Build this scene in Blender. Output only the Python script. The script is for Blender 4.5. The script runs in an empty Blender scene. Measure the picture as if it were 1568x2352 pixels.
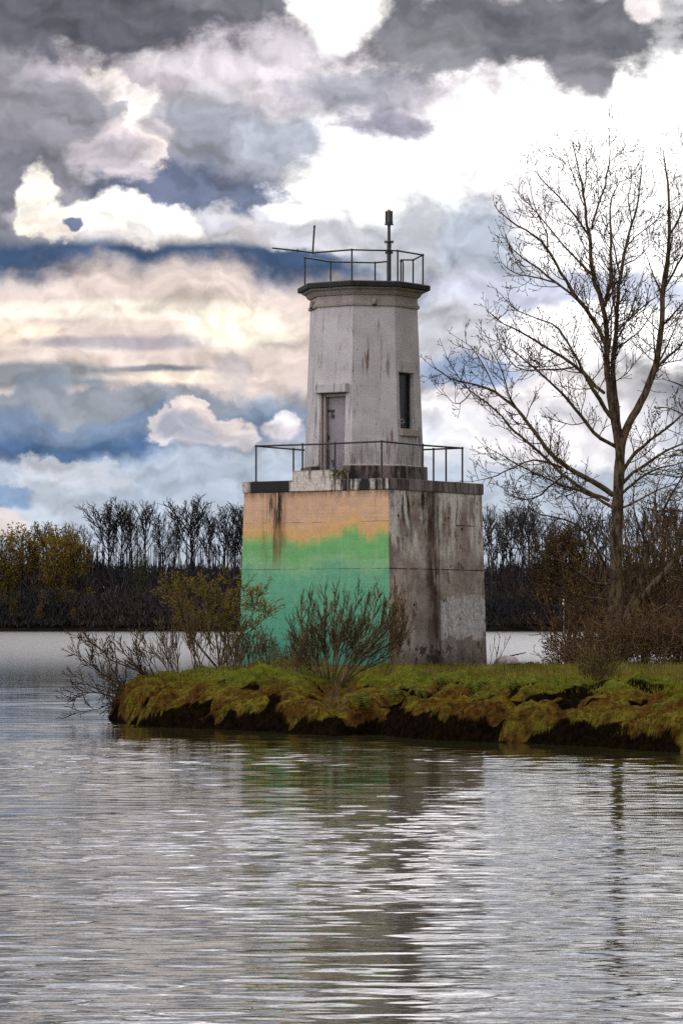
import bpy, math, random
import numpy as np
from mathutils import Vector, Matrix
R = math.radians
scene = bpy.context.scene
COL = scene.collection
# ------------------------------------------------------------------ camera
F = 7600.0            # focal length in picture units (picture is 1568 x 2352 units)
HOR = 1425.0          # picture row of the horizon
EYE = 2.4
PITCH = math.atan((HOR - 1176.0) / F)
cam_d = bpy.data.cameras.new('camera'); cam = bpy.data.objects.new('camera', cam_d); COL.objects.link(cam)
cam_d.sensor_fit = 'VERTICAL'; cam_d.sensor_height = 36.0; cam_d.sensor_width = 24.0
cam_d.lens = 36.0 * F / 2352.0
cam_d.clip_start = 0.5; cam_d.clip_end = 9000.0
cam.location = (0, 0, EYE); cam.rotation_euler = (math.pi / 2 + PITCH, 0, 0)
scene.camera = cam
scene.render.resolution_x = 682; scene.render.resolution_y = 1024
def P(px, py, Y):
    dx = (px - 784.0) / F; dz = (1176.0 - py) / F
    cp, sp = math.cos(PITCH), math.sin(PITCH)
    ry = cp - dz * sp; rz = sp + dz * cp
    t = Y / ry
    return Vector((dx * t, Y, EYE + rz * t))
# ------------------------------------------------------------------ exposure
vs = scene.view_settings
vs.view_transform = 'Standard'; vs.look = 'None'; vs.gamma = 1.0; vs.exposure = 0.3
scene.cycles.max_bounces = 5; scene.cycles.diffuse_bounces = 3; scene.cycles.glossy_bounces = 3
scene.cycles.transparent_max_bounces = 4; scene.cycles.caustics_reflective = False; scene.cycles.caustics_refractive = False
scene.cycles.use_denoising = False

# ------------------------------------------------------------------ node expressions
def lin(r, g, b, k=1.0):
    f = lambda c: ((c / 255.0) / 12.92 if c / 255.0 <= 0.04045 else ((c / 255.0 + 0.055) / 1.055) ** 2.4)
    return (f(r) * k, f(g) * k, f(b) * k, 1.0)
class X:
    def __init__(s, nt, sock): s.nt = nt; s.k = sock
    def _m(s, op, *a, clamp=False):
        n = s.nt.nodes.new('ShaderNodeMath'); n.operation = op; n.use_clamp = clamp
        for i, v in enumerate(a):
            if isinstance(v, X): s.nt.links.new(v.k, n.inputs[i])
            else: n.inputs[i].default_value = float(v)
        return X(s.nt, n.outputs[0])
    def __add__(s, o): return s._m('ADD', s, o)
    __radd__ = __add__
    def __mul__(s, o): return s._m('MULTIPLY', s, o)
    __rmul__ = __mul__
    def __sub__(s, o): return s._m('SUBTRACT', s, o)
    def __rsub__(s, o): return s._m('SUBTRACT', o, s)
    def __truediv__(s, o): return s._m('DIVIDE', s, o)
    def mx(s, o): return s._m('MAXIMUM', s, o)
    def mn(s, o): return s._m('MINIMUM', s, o)
    def abs(s): return s._m('ABSOLUTE', s)
    def floor(s): return s._m('FLOOR', s)
    def frac(s): return s._m('FRACT', s)
    def sin(s): return s._m('SINE', s)
    def pow(s, o): return s._m('POWER', s, o)
    def ss(s, a, b, lo=0.0, hi=1.0):
        n = s.nt.nodes.new('ShaderNodeMapRange'); n.interpolation_type = 'SMOOTHSTEP'
        s.nt.links.new(s.k, n.inputs[0])
        for i, v in zip((1, 2, 3, 4), (a, b, lo, hi)):
            if isinstance(v, X): s.nt.links.new(v.k, n.inputs[i])
            else: n.inputs[i].default_value = v
        return X(s.nt, n.outputs[0])
class NT:
    def __init__(s, nt): s.nt = nt
    def new(s, t): return s.nt.nodes.new(t)
    def link(s, a, b): s.nt.links.new(a, b)
    def sep(s, sock):
        n = s.new('ShaderNodeSeparateXYZ'); s.link(sock, n.inputs[0]); return [X(s.nt, o) for o in n.outputs]
    def comb(s, x, y, z=0.0):
        n = s.new('ShaderNodeCombineXYZ')
        for i, v in enumerate((x, y, z)):
            if isinstance(v, X): s.link(v.k, n.inputs[i])
            else: n.inputs[i].default_value = v
        return n.outputs[0]
    def madd(s, sock, mul, add=(0, 0, 0)):
        n = s.new('ShaderNodeVectorMath'); n.operation = 'MULTIPLY_ADD'; s.link(sock, n.inputs[0])
        n.inputs[1].default_value = mul; n.inputs[2].default_value = add
        return n.outputs[0]
    def noise(s, sock, scale=1.0, detail=4.0, rough=0.55, dist=0.0, col=False, dims='3D'):
        n = s.new('ShaderNodeTexNoise'); n.noise_dimensions = dims
        s.link(sock, n.inputs['Vector'])
        n.inputs['Scale'].default_value = scale; n.inputs['Detail'].default_value = detail
        n.inputs['Roughness'].default_value = rough; n.inputs['Distortion'].default_value = dist
        return n.outputs['Color'] if col else X(s.nt, n.outputs['Fac'])
    def voro(s, sock, scale=1.0, feature='F1', rand=1.0):
        n = s.new('ShaderNodeTexVoronoi'); n.feature = feature; s.link(sock, n.inputs['Vector'])
        n.inputs['Scale'].default_value = scale; n.inputs['Randomness'].default_value = rand
        return X(s.nt, n.outputs['Distance'])
    def mix(s, f, a, b, mode='MIX'):
        n = s.new('ShaderNodeMix'); n.data_type = 'RGBA'; n.blend_type = mode; n.clamp_factor = True
        for i, v in ((0, f), (6, a), (7, b)):
            if isinstance(v, X): s.link(v.k, n.inputs[i])
            elif isinstance(v, (float, int)): n.inputs[i].default_value = v
            elif isinstance(v, tuple): n.inputs[i].default_value = v
            else: s.link(v, n.inputs[i])
        return n.outputs[2]
    def scale_col(s, c, f):
        n = s.new('ShaderNodeVectorMath'); n.operation = 'SCALE'
        if isinstance(c, tuple): n.inputs[0].default_value = c[:3]
        else: s.link(c, n.inputs[0])
        if isinstance(f, X): s.link(f.k, n.inputs['Scale'])
        else: n.inputs['Scale'].default_value = f
        return n.outputs[0]
    def ramp(s, f, pts):
        n = s.new('ShaderNodeValToRGB'); s.link(f.k, n.inputs[0]); r = n.color_ramp
        while len(r.elements) < len(pts): r.elements.new(0.5)
        for e, (p, c) in zip(r.elements, pts): e.position = p; e.color = c
        return n.outputs[0]

# ------------------------------------------------------------------ sky (a world at infinity) and sun
SUN_EL, SUN_AZ = R(50), R(8)          # behind the cloud, beyond the tower
world = bpy.data.worlds.new('World'); scene.world = world; world.use_nodes = True
wn = world.node_tree; wn.nodes.clear(); N = NT(wn)
tc = N.new('ShaderNodeTexCoord')
dx_, dy_, dz_ = N.sep(tc.outputs['Generated'])
az = dx_._m('ARCTAN2', dx_, dy_); el = dz_._m('ARCSINE', dz_)
U = az * (F / 100.0) + 7.84                 # picture units / 100
V = el * (-F / 100.0) + HOR / 100.0
uv = N.comb(U, V, 0.0)
wcol = N.noise(uv, scale=0.55, detail=7.0, rough=0.55, col=True)
wv = N.madd(wcol, (2.6, 1.9, 0.0), (-1.3, -0.95, 0.0))
n_ = N.new('ShaderNodeVectorMath'); n_.operation = 'ADD'; N.link(uv, n_.inputs[0]); N.link(wv, n_.inputs[1])
wuv = n_.outputs[0]
n_ = N.new('ShaderNodeVectorMath'); n_.operation = 'ADD'; N.link(uv, n_.inputs[0]); N.link(N.madd(wcol, (0.9, 0.34, 0.0), (-0.45, -0.17, 0.0)), n_.inputs[1])
wuv2 = n_.outputs[0]
def fbm(v, sc, det=5.0, ro=0.62, off=(0, 0, 0), st=(1, 1, 1)):
    return N.noise(N.madd(v, st, off), scale=sc, detail=det, rough=ro)
n1 = fbm(uv, 1.25, 9.0, 0.64, (3.1, 7.7, 2.0), (0.8, 1.15, 1))
r1 = fbm(wuv, 0.8, 3.5, 0.5, (3.1, 1.7, 6.0), (0.8, 1.2, 1))
n1b = fbm(wuv, 0.8, 3.5, 0.5, (3.1 - 0.14, 1.7 + 0.24, 6.0), (0.8, 1.2, 1))
n2 = fbm(uv, 0.28, 3.0, 0.5, (11.0, 2.0, 5.0), (0.6, 1.4, 1))
n3 = fbm(wuv, 2.6, 5.0, 0.6, (1.0, 9.0, 4.0))
nd = n1 - 0.5
def C(r, g, b, k=1.0): return lin(r, g, b, k)
skyt = N.new('ShaderNodeTexSky'); skyt.sky_type = 'NISHITA'; skyt.sun_disc = False
skyt.sun_elevation = SUN_EL; skyt.sun_rotation = SUN_AZ
skyblue = N.scale_col(skyt.outputs[0], 0.1)
gen = N.mix(n2.ss(0.36, 0.64), C(118, 122, 134), C(222, 216, 216))      # cloud deck everywhere
gen = N.mix(n2.ss(0.38, 0.30) * n1.ss(0.55, 0.4), gen, skyblue)
low = V.ss(8.5, 11.0)
col = N.mix(low * el.ss(-0.02, 0.0), gen, C(182, 192, 206))
def blob(col, cx, cy, rx, ry, w, k, c, a=1.0, warp=True, nn=None):
    v = N.madd(wuv if warp else wuv2, (100.0 / rx, 100.0 / ry, 0.0), (-cx / rx, -cy / ry, 0.0))
    n = N.new('ShaderNodeVectorMath'); n.operation = 'LENGTH'; N.link(v, n.inputs[0])
    d = X(wn, n.outputs['Value'])
    m = (d - (nn if nn else nd) * k).ss(1.0 + w * 0.5, 1.0 - w * 0.5)
    if a != 1.0: m = m * a
    return N.mix(m, col, c)
n3d = n3 - 0.5
L = [ # cx cy rx ry softness noise colour alpha
 (1250, 420, 620, 420, 0.50, 1.04, C(255, 253, 252, 1.6)),
 (1230, 470, 190, 60, 0.90, 1.8, C(238, 232, 238), 0.5),
 (1420, 560, 160, 50, 0.90, 1.8, C(232, 230, 238), 0.5),
 (700, 150, 360, 140, 0.90, 1.2, C(232, 224, 228)),
 (520, 110, 260, 60, 0.90, 1.30, C(220, 212, 220)),
 (840, 215, 190, 55, 0.80, 1.17, C(172, 172, 184)),
 (900, 300, 110, 48, 0.70, 1.04, C(165, 162, 178)),
 (430, 345, 290, 140, 0.80, 1.3, C(156, 160, 172), 0.85),
 (420, 445, 280, 75, 0.70, 1.1, C(112, 121, 146)),
 (650, 330, 120, 60, 0.80, 1.04, C(178, 184, 196)),
 (60, 310, 250, 170, 0.70, 1.2, C(142, 140, 148)),
 (230, 200, 190, 60, 0.90, 1.17, C(205, 195, 202)),
 (20, 420, 110, 120, 0.90, 0.78, C(128, 128, 140)),
 (560, 650, 700, 60, 0.60, 0.52, C(112, 126, 150)),
 (330, 608, 620, 50, 0.60, 0.50, C(70, 92, 124), 1.0, False),
 (320, 775, 640, 160, 0.50, 0.45, C(222, 206, 198)),
 (230, 715, 330, 22, 0.90, 1.14, C(255, 243, 228), 1.0, False),
 (30, 770, 130, 30, 0.90, 1.14, C(252, 232, 212), 1.0, False),
 (330, 790, 300, 16, 0.90, 1.29, C(178, 170, 176), 1.0, False),
 (550, 755, 120, 50, 0.80, 1.00, C(255, 247, 228, 1.08), 1.0, False),
 (60, 865, 240, 28, 0.80, 0.86, C(140, 146, 152), 1.0, False),
 (360, 848, 110, 9, 0.90, 0.86, C(140, 140, 152), 1.0, False),
 (420, 868, 170, 14, 0.90, 1.00, C(255, 240, 222), 1.0, False),
 (560, 850, 50, 34, 0.90, 1.4, C(178, 172, 180), 0.6),
 (250, 965, 520, 72, 0.60, 0.65, C(122, 140, 166)),
 (250, 925, 330, 26, 0.90, 0.91, C(150, 156, 166)),
 (120, 1032, 420, 34, 0.80, 0.65, C(84, 112, 150)),
 (330, 1110, 560, 62, 0.90, 0.65, C(178, 190, 206)),
 # crisp cumulus
 (290, 310, 110, 120, 0.49, 1.8, C(206, 198, 202)),
 (270, 250, 120, 40, 0.80, 1.6, C(182, 178, 186)),
 (300, 330, 60, 50, 0.80, 1.6, C(232, 222, 222)),
 (325, 265, 46, 46, 0.69, 1.9, C(255, 249, 244)),
 (285, 215, 34, 22, 0.40, 1.9, C(250, 242, 238)),
 (230, 195, 48, 38, 0.53, 1.40, C(255, 246, 240)),
 (345, 370, 40, 36, 0.45, 1.60, C(252, 240, 236)),
 (255, 372, 95, 40, 0.70, 1.17, C(196, 188, 196)),
 (110, 250, 120, 75, 0.70, 1.17, C(150, 148, 158)),
 (78, 470, 34, 78, 0.65, 1.60, C(255, 248, 236, 1.02)),
 (70, 520, 60, 26, 0.90, 1.5, C(206, 198, 200), 0.6),
 (290, 512, 170, 44, 0.48, 1.00, C(255, 252, 244, 1.35)),
 (330, 540, 130, 22, 0.90, 1.5, C(214, 206, 206), 0.6),
 (120, 535, 70, 30, 0.40, 1.04, C(250, 240, 228)),
 (160, 535, 28, 15, 0.50, 1.04, C(112, 122, 150)),
 (498, 508, 62, 50, 0.53, 1.80, C(206, 204, 212)),
 (620, 495, 52, 34, 0.53, 1.80, C(212, 212, 220)),
 (880, 460, 230, 112, 0.42, 1.10, C(255, 254, 252, 1.3)),
 (990, 560, 190, 90, 0.80, 0.91, C(192, 194, 202)),
 (1090, 590, 110, 120, 0.90, 0.91, C(176, 184, 198)),
 (700, 545, 130, 26, 0.80, 0.91, C(206, 206, 214)),
 (1040, 760, 130, 130, 0.90, 0.78, C(196, 196, 204)),
 (1080, 860, 140, 40, 0.90, 0.78, C(150, 168, 198)),
 (1060, 930, 120, 40, 0.70, 1.04, C(240, 236, 240)),
 (1330, 660, 330, 40, 0.90, 0.91, C(205, 210, 228)),
 (1060, 1010, 160, 35, 0.90, 0.78, C(196, 212, 238)),
 (1250, 1010, 280, 60, 0.90, 0.78, C(238, 236, 240)),
 (450, 1000, 80, 46, 0.65, 1.6, C(205, 198, 204)),
 (400, 1015, 45, 24, .4, 1.5, C(214, 204, 206)),
 (452, 952, 42, 34, 0.36, 1.7, C(226, 212, 210)),
 (500, 985, 46, 34, 0.36, 1.7, C(232, 220, 218)),
 (520, 1020, 40, 22, 0.70, 1.5, C(214, 208, 214)),
 (395, 985, 34, 24, 0.39, 1.6, C(222, 210, 210)),
 (455, 935, 30, 16, 0.44, 1.6, C(240, 226, 220)),
 (430, 1000, 60, 34, 0.90, 1.04, C(186, 190, 204)),
 (640, 990, 60, 30, .6, 1.4, C(214, 208, 216)),
 (652, 968, 46, 22, 0.50, 1.9, C(228, 222, 226), 0.8),
 (612, 984, 40, 16, 0.60, 1.9, C(214, 212, 218), 0.7),
 (130, 1085, 100, 60, 0.40, 1.80, C(196, 200, 210)),
 (90, 1160, 90, 70, 0.53, 1.60, C(188, 198, 210)),
 (20, 1130, 70, 30, 0.40, 0.78, C(135, 158, 188)),
 (10, 1195, 70, 40, 0.53, 1.20, C(224, 214, 214)),
 # dark banks along the top
 (180, 25, 540, 112, 0.50, 0.98, C(98, 98, 108)),
 (560, 20, 170, 46, 0.60, 1.04, C(125, 125, 134)),
 (1190, 85, 400, 112, 0.60, 1.30, C(114, 114, 122)),
 (1150, 235, 230, 50, 0.90, 1.6, C(226, 218, 224), 0.55),
 (1330, 195, 62, 56, 0.60, 1.17, C(140, 138, 146)),
 (1000, 110, 130, 70, 0.80, 1.04, C(135, 135, 142)),
 (775, 25, 100, 80, 0.45, 1.00, C(255, 252, 248, 1.3)),
 (1500, 20, 60, 40, 0.60, 1.17, C(248, 240, 240)),
]
for b in L: col = blob(col, *b)
relief = (n1b - r1) * 2.0 * el.ss(0.0, 0.05, 0.35, 1.0)
gain = (relief + 1.02 + (n3 - 0.5) * 0.30).mx(0.70).mn(1.35)
col = N.scale_col(col, gain)
# added brightening and darkening of the unseen sky, behind the viewer and above the view
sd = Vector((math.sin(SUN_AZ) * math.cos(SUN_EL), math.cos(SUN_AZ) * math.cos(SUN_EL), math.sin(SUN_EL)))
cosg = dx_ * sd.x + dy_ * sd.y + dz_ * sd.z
glow = cosg.ss(0.86, 0.99) * 5.0 + 3.2 * el.ss(0.187, 0.225) * el.ss(0.44, 0.32) * dy_.ss(0.3, 0.9) - 0.5 * el.ss(0.34, 0.46) * el.ss(0.85, 0.65) * dy_.ss(0.0, 0.5)          # glow round the sun, plus added bright and dark bands that set ripple contrast
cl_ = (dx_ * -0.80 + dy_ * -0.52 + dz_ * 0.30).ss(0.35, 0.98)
back = dy_.ss(0.35, -0.5) * 0.28 + cl_ * 2.9                              # unseen sky behind brightened, with an added left lobe to light the tower
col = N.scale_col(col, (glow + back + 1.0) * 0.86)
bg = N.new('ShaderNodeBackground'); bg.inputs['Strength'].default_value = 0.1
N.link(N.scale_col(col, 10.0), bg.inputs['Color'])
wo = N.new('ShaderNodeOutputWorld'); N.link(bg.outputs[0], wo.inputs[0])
world.cycles.sampling_method = 'MANUAL'; world.cycles.sample_map_resolution = 1024
sun_d = bpy.data.lights.new('sun', 'SUN'); sun = bpy.data.objects.new('sun', sun_d); COL.objects.link(sun)
sun_d.energy = 1.3; sun_d.angle = R(14); sun_d.color = (1.0, 0.93, 0.82)
sdir = Vector((math.sin(SUN_AZ) * math.cos(SUN_EL), math.cos(SUN_AZ) * math.cos(SUN_EL), math.sin(SUN_EL)))
sun.rotation_euler = sdir.to_track_quat('Z', 'Y').to_euler()
sun.location = (20, 60, 60)

# ------------------------------------------------------------------ mesh helpers
def link_mesh(name, v, f, mat, parent=None, smooth=False):
    me = bpy.data.meshes.new(name)
    if isinstance(f, np.ndarray):
        nf, k = f.shape
        me.vertices.add(len(v)); me.vertices.foreach_set('co', np.asarray(v, dtype=np.float32).ravel())
        me.loops.add(nf * k); me.loops.foreach_set('vertex_index', f.astype(np.int32).ravel())
        me.polygons.add(nf); me.polygons.foreach_set('loop_start', np.arange(0, nf * k, k, dtype=np.int32))
        try: me.polygons.foreach_set('loop_total', np.full(nf, k, dtype=np.int32))
        except Exception: pass
        me.update(calc_edges=True); me.validate()
    else:
        me.from_pydata([tuple(p) for p in v], [], f); me.update()
    if smooth: me.polygons.foreach_set('use_smooth', np.ones(len(me.polygons), dtype=bool)); me.update()
    if mat: me.materials.append(mat)
    o = bpy.data.objects.new(name, me); COL.objects.link(o)
    if parent: o.parent = parent
    return o
def tag(o, label=None, cat=None, group=None, kind=None):
    if label: o['label'] = label
    if cat: o['category'] = cat
    if group: o['group'] = group
    if kind: o['kind'] = kind
    return o
def empty(name, loc, rz=0.0):
    o = bpy.data.objects.new(name, None); COL.objects.link(o)
    o.location = loc; o.rotation_euler = (0, 0, rz); o.empty_display_size = 0.3
    return o
class MB:
    """collects solids; build() links them as one mesh"""
    def __init__(s): s.v = []; s.f = []
    def add(s, v, f):
        n = len(s.v); s.v += [tuple(p) for p in v]; s.f += [tuple(i + n for i in q) for q in f]
    def box(s, a, b):
        x0, y0, z0 = a; x1, y1, z1 = b
        s.add([(x0, y0, z0), (x1, y0, z0), (x1, y1, z0), (x0, y1, z0), (x0, y0, z1), (x1, y0, z1), (x1, y1, z1), (x0, y1, z1)],
              [(0, 3, 2, 1), (4, 5, 6, 7), (0, 1, 5, 4), (1, 2, 6, 5), (2, 3, 7, 6), (3, 0, 4, 7)])
    def tube(s, pts, r, n=8, cap=True):
        pts = [Vector(p) for p in pts]; rs = r if isinstance(r, (list, tuple)) else [r] * len(pts)
        rings = []
        for i, p in enumerate(pts):
            t = (pts[min(i + 1, len(pts) - 1)] - pts[max(i - 1, 0)]).normalized()
            ref = Vector((0, 0, 1)) if abs(t.z) < 0.9 else Vector((1, 0, 0))
            u = t.cross(ref).normalized(); w = u.cross(t).normalized()
            rings.append([p + (u * math.cos(2 * math.pi * k / n) + w * math.sin(2 * math.pi * k / n)) * rs[i] for k in range(n)])
        v = [q for rg in rings for q in rg]; f = []
        for i in range(len(pts) - 1):
            for k in range(n): f.append((i * n + k, i * n + (k + 1) % n, (i + 1) * n + (k + 1) % n, (i + 1) * n + k))
        if cap: f.append(tuple(range(n))[::-1]); f.append(tuple((len(pts) - 1) * n + k for k in range(n)))
        s.add(v, f)
    def lathe(s, prof, c=(0, 0), n=16, a0=0.0, cap=True):
        v = []; f = []
        for z, r in prof: v += [(c[0] + r * math.cos(a0 + 2 * math.pi * k / n), c[1] + r * math.sin(a0 + 2 * math.pi * k / n), z) for k in range(n)]
        for i in range(len(prof) - 1):
            for k in range(n): f.append((i * n + k, i * n + (k + 1) % n, (i + 1) * n + (k + 1) % n, (i + 1) * n + k))
        if cap: f.append(tuple(range(n))[::-1]); f.append(tuple((len(prof) - 1) * n + k for k in range(n)))
        s.add(v, f)
    def ball(s, c, r, n=8):
        pr = [(c[2] + r * math.sin(-math.pi / 2 + math.pi * i / 6), max(0.001, r * math.cos(-math.pi / 2 + math.pi * i / 6))) for i in range(7)]
        s.lathe(pr, (c[0], c[1]), n)
    def build(s, name, mat, parent=None, smooth=False, bevel=0.0, seg=2):
        o = link_mesh(name, s.v, s.f, mat, parent, smooth)
        if bevel:
            m = o.modifiers.new('bevel', 'BEVEL'); m.width = bevel; m.segments = seg; m.limit_method = 'ANGLE'; m.angle_limit = R(30)
        return o
def vnoise(x, y, seed=0):
    """smooth value noise, arrays"""
    xi = np.floor(x).astype(np.int64); yi = np.floor(y).astype(np.int64); xf = x - xi; yf = y - yi
    def h(a, b):
        n = (a * 374761393 + b * 668265263 + seed * 974634777) & 0x7fffffff
        n = ((n ^ (n >> 13)) * 1274126177) & 0x7fffffff
        return ((n ^ (n >> 16)) & 0xffff) / 65535.0
    u = xf * xf * (3 - 2 * xf); w = yf * yf * (3 - 2 * yf)
    return (h(xi, yi) * (1 - u) + h(xi + 1, yi) * u) * (1 - w) + (h(xi, yi + 1) * (1 - u) + h(xi + 1, yi + 1) * u) * w
def vfbm(x, y, oct=4, seed=0, ro=0.5):
    a = 1.0; s = 0.0; t = 0.0
    for i in range(oct):
        s = s + a * vnoise(x * 2 ** i, y * 2 ** i, seed + i * 7); t += a; a *= ro
    return s / t - 0.5
def sstep(a, b, x): t = np.clip((x - a) / (b - a), 0, 1); return t * t * (3 - 2 * t)

# ------------------------------------------------------------------ materials
def new_mat(name):
    m = bpy.data.materials.new(name); m.use_nodes = True; nt = m.node_tree; nt.nodes.clear()
    n = NT(nt); b = n.new('ShaderNodeBsdfPrincipled'); o = n.new('ShaderNodeOutputMaterial'); n.link(b.outputs[0], o.inputs[0])
    return m, n, b
def setc(n, b, c):
    if isinstance(c, tuple): b.inputs['Base Color'].default_value = c
    else: n.link(c, b.inputs['Base Color'])
def bump(n, b, h, dist=0.02, strength=1.0, normal_in=None):
    k = n.new('ShaderNodeBump'); k.inputs['Distance'].default_value = dist; k.inputs['Strength'].default_value = strength
    n.link(h.k, k.inputs['Height']); n.link(k.outputs[0], b.inputs['Normal']); return k
def objco(n): return n.new('ShaderNodeTexCoord').outputs['Object']
# ================================================================== the setting
# ---- water
def mat_water():
    m, n, b = new_mat('river_water'); g = n.new('ShaderNodeNewGeometry').outputs['Position']
    b.inputs['Base Color'].default_value = (0.020, 0.020, 0.008, 1)
    b.inputs['IOR'].default_value = 1.333
    px, py, pz = n.sep(g)
    a = n.noise(n.madd(g, (1.0, 3.2, 1.0)), scale=2.2, detail=4.0, rough=0.6)
    c = n.noise(n.madd(g, (0.5, 1.0, 1.0), (5, 3, 0)), scale=0.35, detail=3.0, rough=0.5)
    far = py.ss(60.0, 300.0)
    n.link((py.ss(55.0, 330.0) * 0.24 + 0.02).k, b.inputs['Roughness'])
    h = a * 0.0015 + c * far * 0.05
    bump(n, b, h, 1.0, 1.0)
    return m
def wave_tile(seed, L=40.0, n=1024, lmin=0.3, lmax=3.0, ang=0.35, slope=0.04, p=0.0, peak=1.0):
    rng = np.random.default_rng(seed)
    k = np.fft.fftfreq(n, L / n) * 2 * np.pi; kx, ky = np.meshgrid(k, k, indexing='xy'); kk = np.hypot(kx, ky); kk[0, 0] = 1
    th = np.arctan2(kx, np.abs(ky))
    k0, k1 = 2 * np.pi / lmax, 2 * np.pi / lmin
    amp = kk ** (-2.0 + p) * np.exp(-(th - 0.06) ** 2 / (2 * ang ** 2)) * np.exp(-(k0 / kk) ** 2) * np.exp(-(kk / k1) ** 2) / np.sqrt(kk)
    sp = amp * (rng.normal(size=kk.shape) + 1j * rng.normal(size=kk.shape)); sp[0, 0] = 0
    h = np.fft.ifft2(sp).real; h /= h.std(); h = np.sign(h) * np.abs(h) ** peak
    gy, gx = np.gradient(h, L / n); s = np.sqrt((gx ** 2 + gy ** 2).mean())
    return (h * slope / s).astype(np.float32)
def sample_tile(T, x, y, L=40.0):
    n = T.shape[0]; fx = (x / L * n) % n; fy = (y / L * n) % n
    xi = fx.astype(int); yi = fy.astype(int); u = fx - xi; v = fy - yi; x1 = (xi + 1) % n; y1 = (yi + 1) % n; xi %= n; yi %= n
    return (T[yi, xi] * (1 - u) + T[yi, x1] * u) * (1 - v) + (T[y1, xi] * (1 - u) + T[y1, x1] * u) * v
SL_FINE, SL_MID = 0.058, 0.017
def build_water():
    ys = [-600.0, -100.0, -20.0, 5.0, 12.0]; y = 16.0
    while y < 165: ys.append(y); y += 0.022 * (y / 20.0)
    while y < 1500: ys.append(y); y *= 1.03
    ys += [2500.0, 5000.0]
    ys = np.array(ys)
    nc = 420; u = np.linspace(-1, 1, nc)
    outer = np.array([1.3, 2.5, 8.0, 40.0, 200.0, 1500.0, 5000.0])
    edge = 0.17 * np.clip(ys, 16, 165) + 2.0 + 0.9 * np.clip(ys - 165, 0, 1500) * 0.2
    Xg = np.concatenate([-(edge[:, None] + outer[::-1][None, :]), edge[:, None] * u[None, :], edge[:, None] + outer[None, :]], axis=1)
    Yg = np.repeat(ys[:, None], Xg.shape[1], axis=1)
    fade = np.zeros_like(Xg); q = np.clip((1 - np.abs(u)) * 12, 0, 1)
    fade[:, 7:7 + nc] = q[None, :]
    fade *= (sstep(12, 19, Yg) * (1 - sstep(80, 163, Yg)))
    fine = wave_tile(5, L=20.0, lmin=0.17, lmax=0.60, ang=0.30, slope=SL_FINE, p=0.9, peak=1.3)
    mid = wave_tile(9, lmin=0.28, lmax=1.8, ang=0.20, slope=SL_MID, p=0.6, peak=1.5)
    ff = 1 - sstep(50, 85, Yg)
    patch = np.clip(1.0 + 2.6 * vfbm(Xg * 0.22, Yg * 0.16, 4, 3), 0.15, 2.2)
    H = sample_tile(mid, Xg, Yg) + sample_tile(fine, Xg + 3, Yg, 20.0) * ff * patch
    Z = H * fade
    v = np.stack([Xg, Yg, Z], -1).reshape(-1, 3)
    r, c = Xg.shape; i = np.arange(r * c).reshape(r, c)
    f = np.stack([i[:-1, :-1], i[:-1, 1:], i[1:, 1:], i[1:, :-1]], -1).reshape(-1, 4)
    o = link_mesh('river_water', v, f, mat_water(), smooth=True); tag(o, kind='structure', label='wide rippled grey river reflecting the tower and clouds')
build_water()

# ---- the island
def ywl(px, py):     # shore point from its waterline in the picture
    z = P(px, py, 1.0); t = EYE / (EYE - z.z); return (z.x * t, t)
front = [ywl(*q) for q in ((262, 1658), (330, 1668), (400, 1672), (480, 1674), (560, 1678), (640, 1681), (700, 1686), (765, 1691), (800, 1688),
        (860, 1687), (930, 1694), (1000, 1700), (1070, 1703), (1150, 1706), (1230, 1708), (1300, 1713), (1380, 1716), (1450, 1722), (1520, 1727), (1600, 1731), (1750, 1735))]
POLY = np.array([(-5.2, 86.5), (-5.8, 83.5), (-5.7, 80.5)] + front + [(14, 57.5), (22, 56), (45, 60), (60, 110), (60, 190), (30, 170), (16, 135), (11.5, 118), (8.6, 108.5),
        (7.2, 103.5), (6.2, 101.2), (4.8, 101.0), (3.2, 102.2), (0.5, 103.3), (-1.5, 102.0), (-3.2, 98.0), (-3.6, 94.5), (-3.9, 90.5), (-4.6, 88.5)])
def shore_dist(x, y):
    x = x.ravel(); y = y.ravel(); d = np.full(x.shape, 1e9); ins = np.zeros(x.shape, bool); n = len(POLY)
    for i in range(n):
        ax, ay = POLY[i]; bx, by = POLY[(i + 1) % n]; ex, ey = bx - ax, by - ay
        t = np.clip(((x - ax) * ex + (y - ay) * ey) / (ex * ex + ey * ey), 0, 1)
        d = np.minimum(d, np.hypot(x - ax - t * ex, y - ay - t * ey))
        cr = ((ay > y) != (by > y))
        with np.errstate(divide='ignore', invalid='ignore'): ins ^= cr & (x < (bx - ax) * (y - ay) / (by - ay + 1e-12) + ax)
    return np.where(ins, d, -d)
_rt = np.random.default_rng(99)
TUS = []
while len(TUS) < 420:
    tx, ty = _rt.uniform(-6, 14), _rt.uniform(58, 90)
    dd_ = shore_dist(np.array([tx]), np.array([ty]))[0]
    if 0.15 < dd_ < 5.0 and _rt.random() < 1.2 - dd_ * 0.2: TUS.append((tx, ty, _rt.uniform(0.22, 0.62), _rt.uniform(0.6, 1.1)))
def domes(x, y):
    out = np.zeros(np.shape(x)); wx = x + 0.18 * vfbm(x * 2.2, y * 2.2, 2, 61); wy = y + 0.18 * vfbm(x * 2.2 + 40, y * 2.2, 2, 62)
    for tx, ty, r, k in TUS:
        q = 1 - ((wx - tx) ** 2 + ((wy - ty) * 0.8) ** 2) / (r * r); out = np.maximum(out, np.sqrt(np.maximum(q, 0)) * r * 0.42 * k)
    return out
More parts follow.
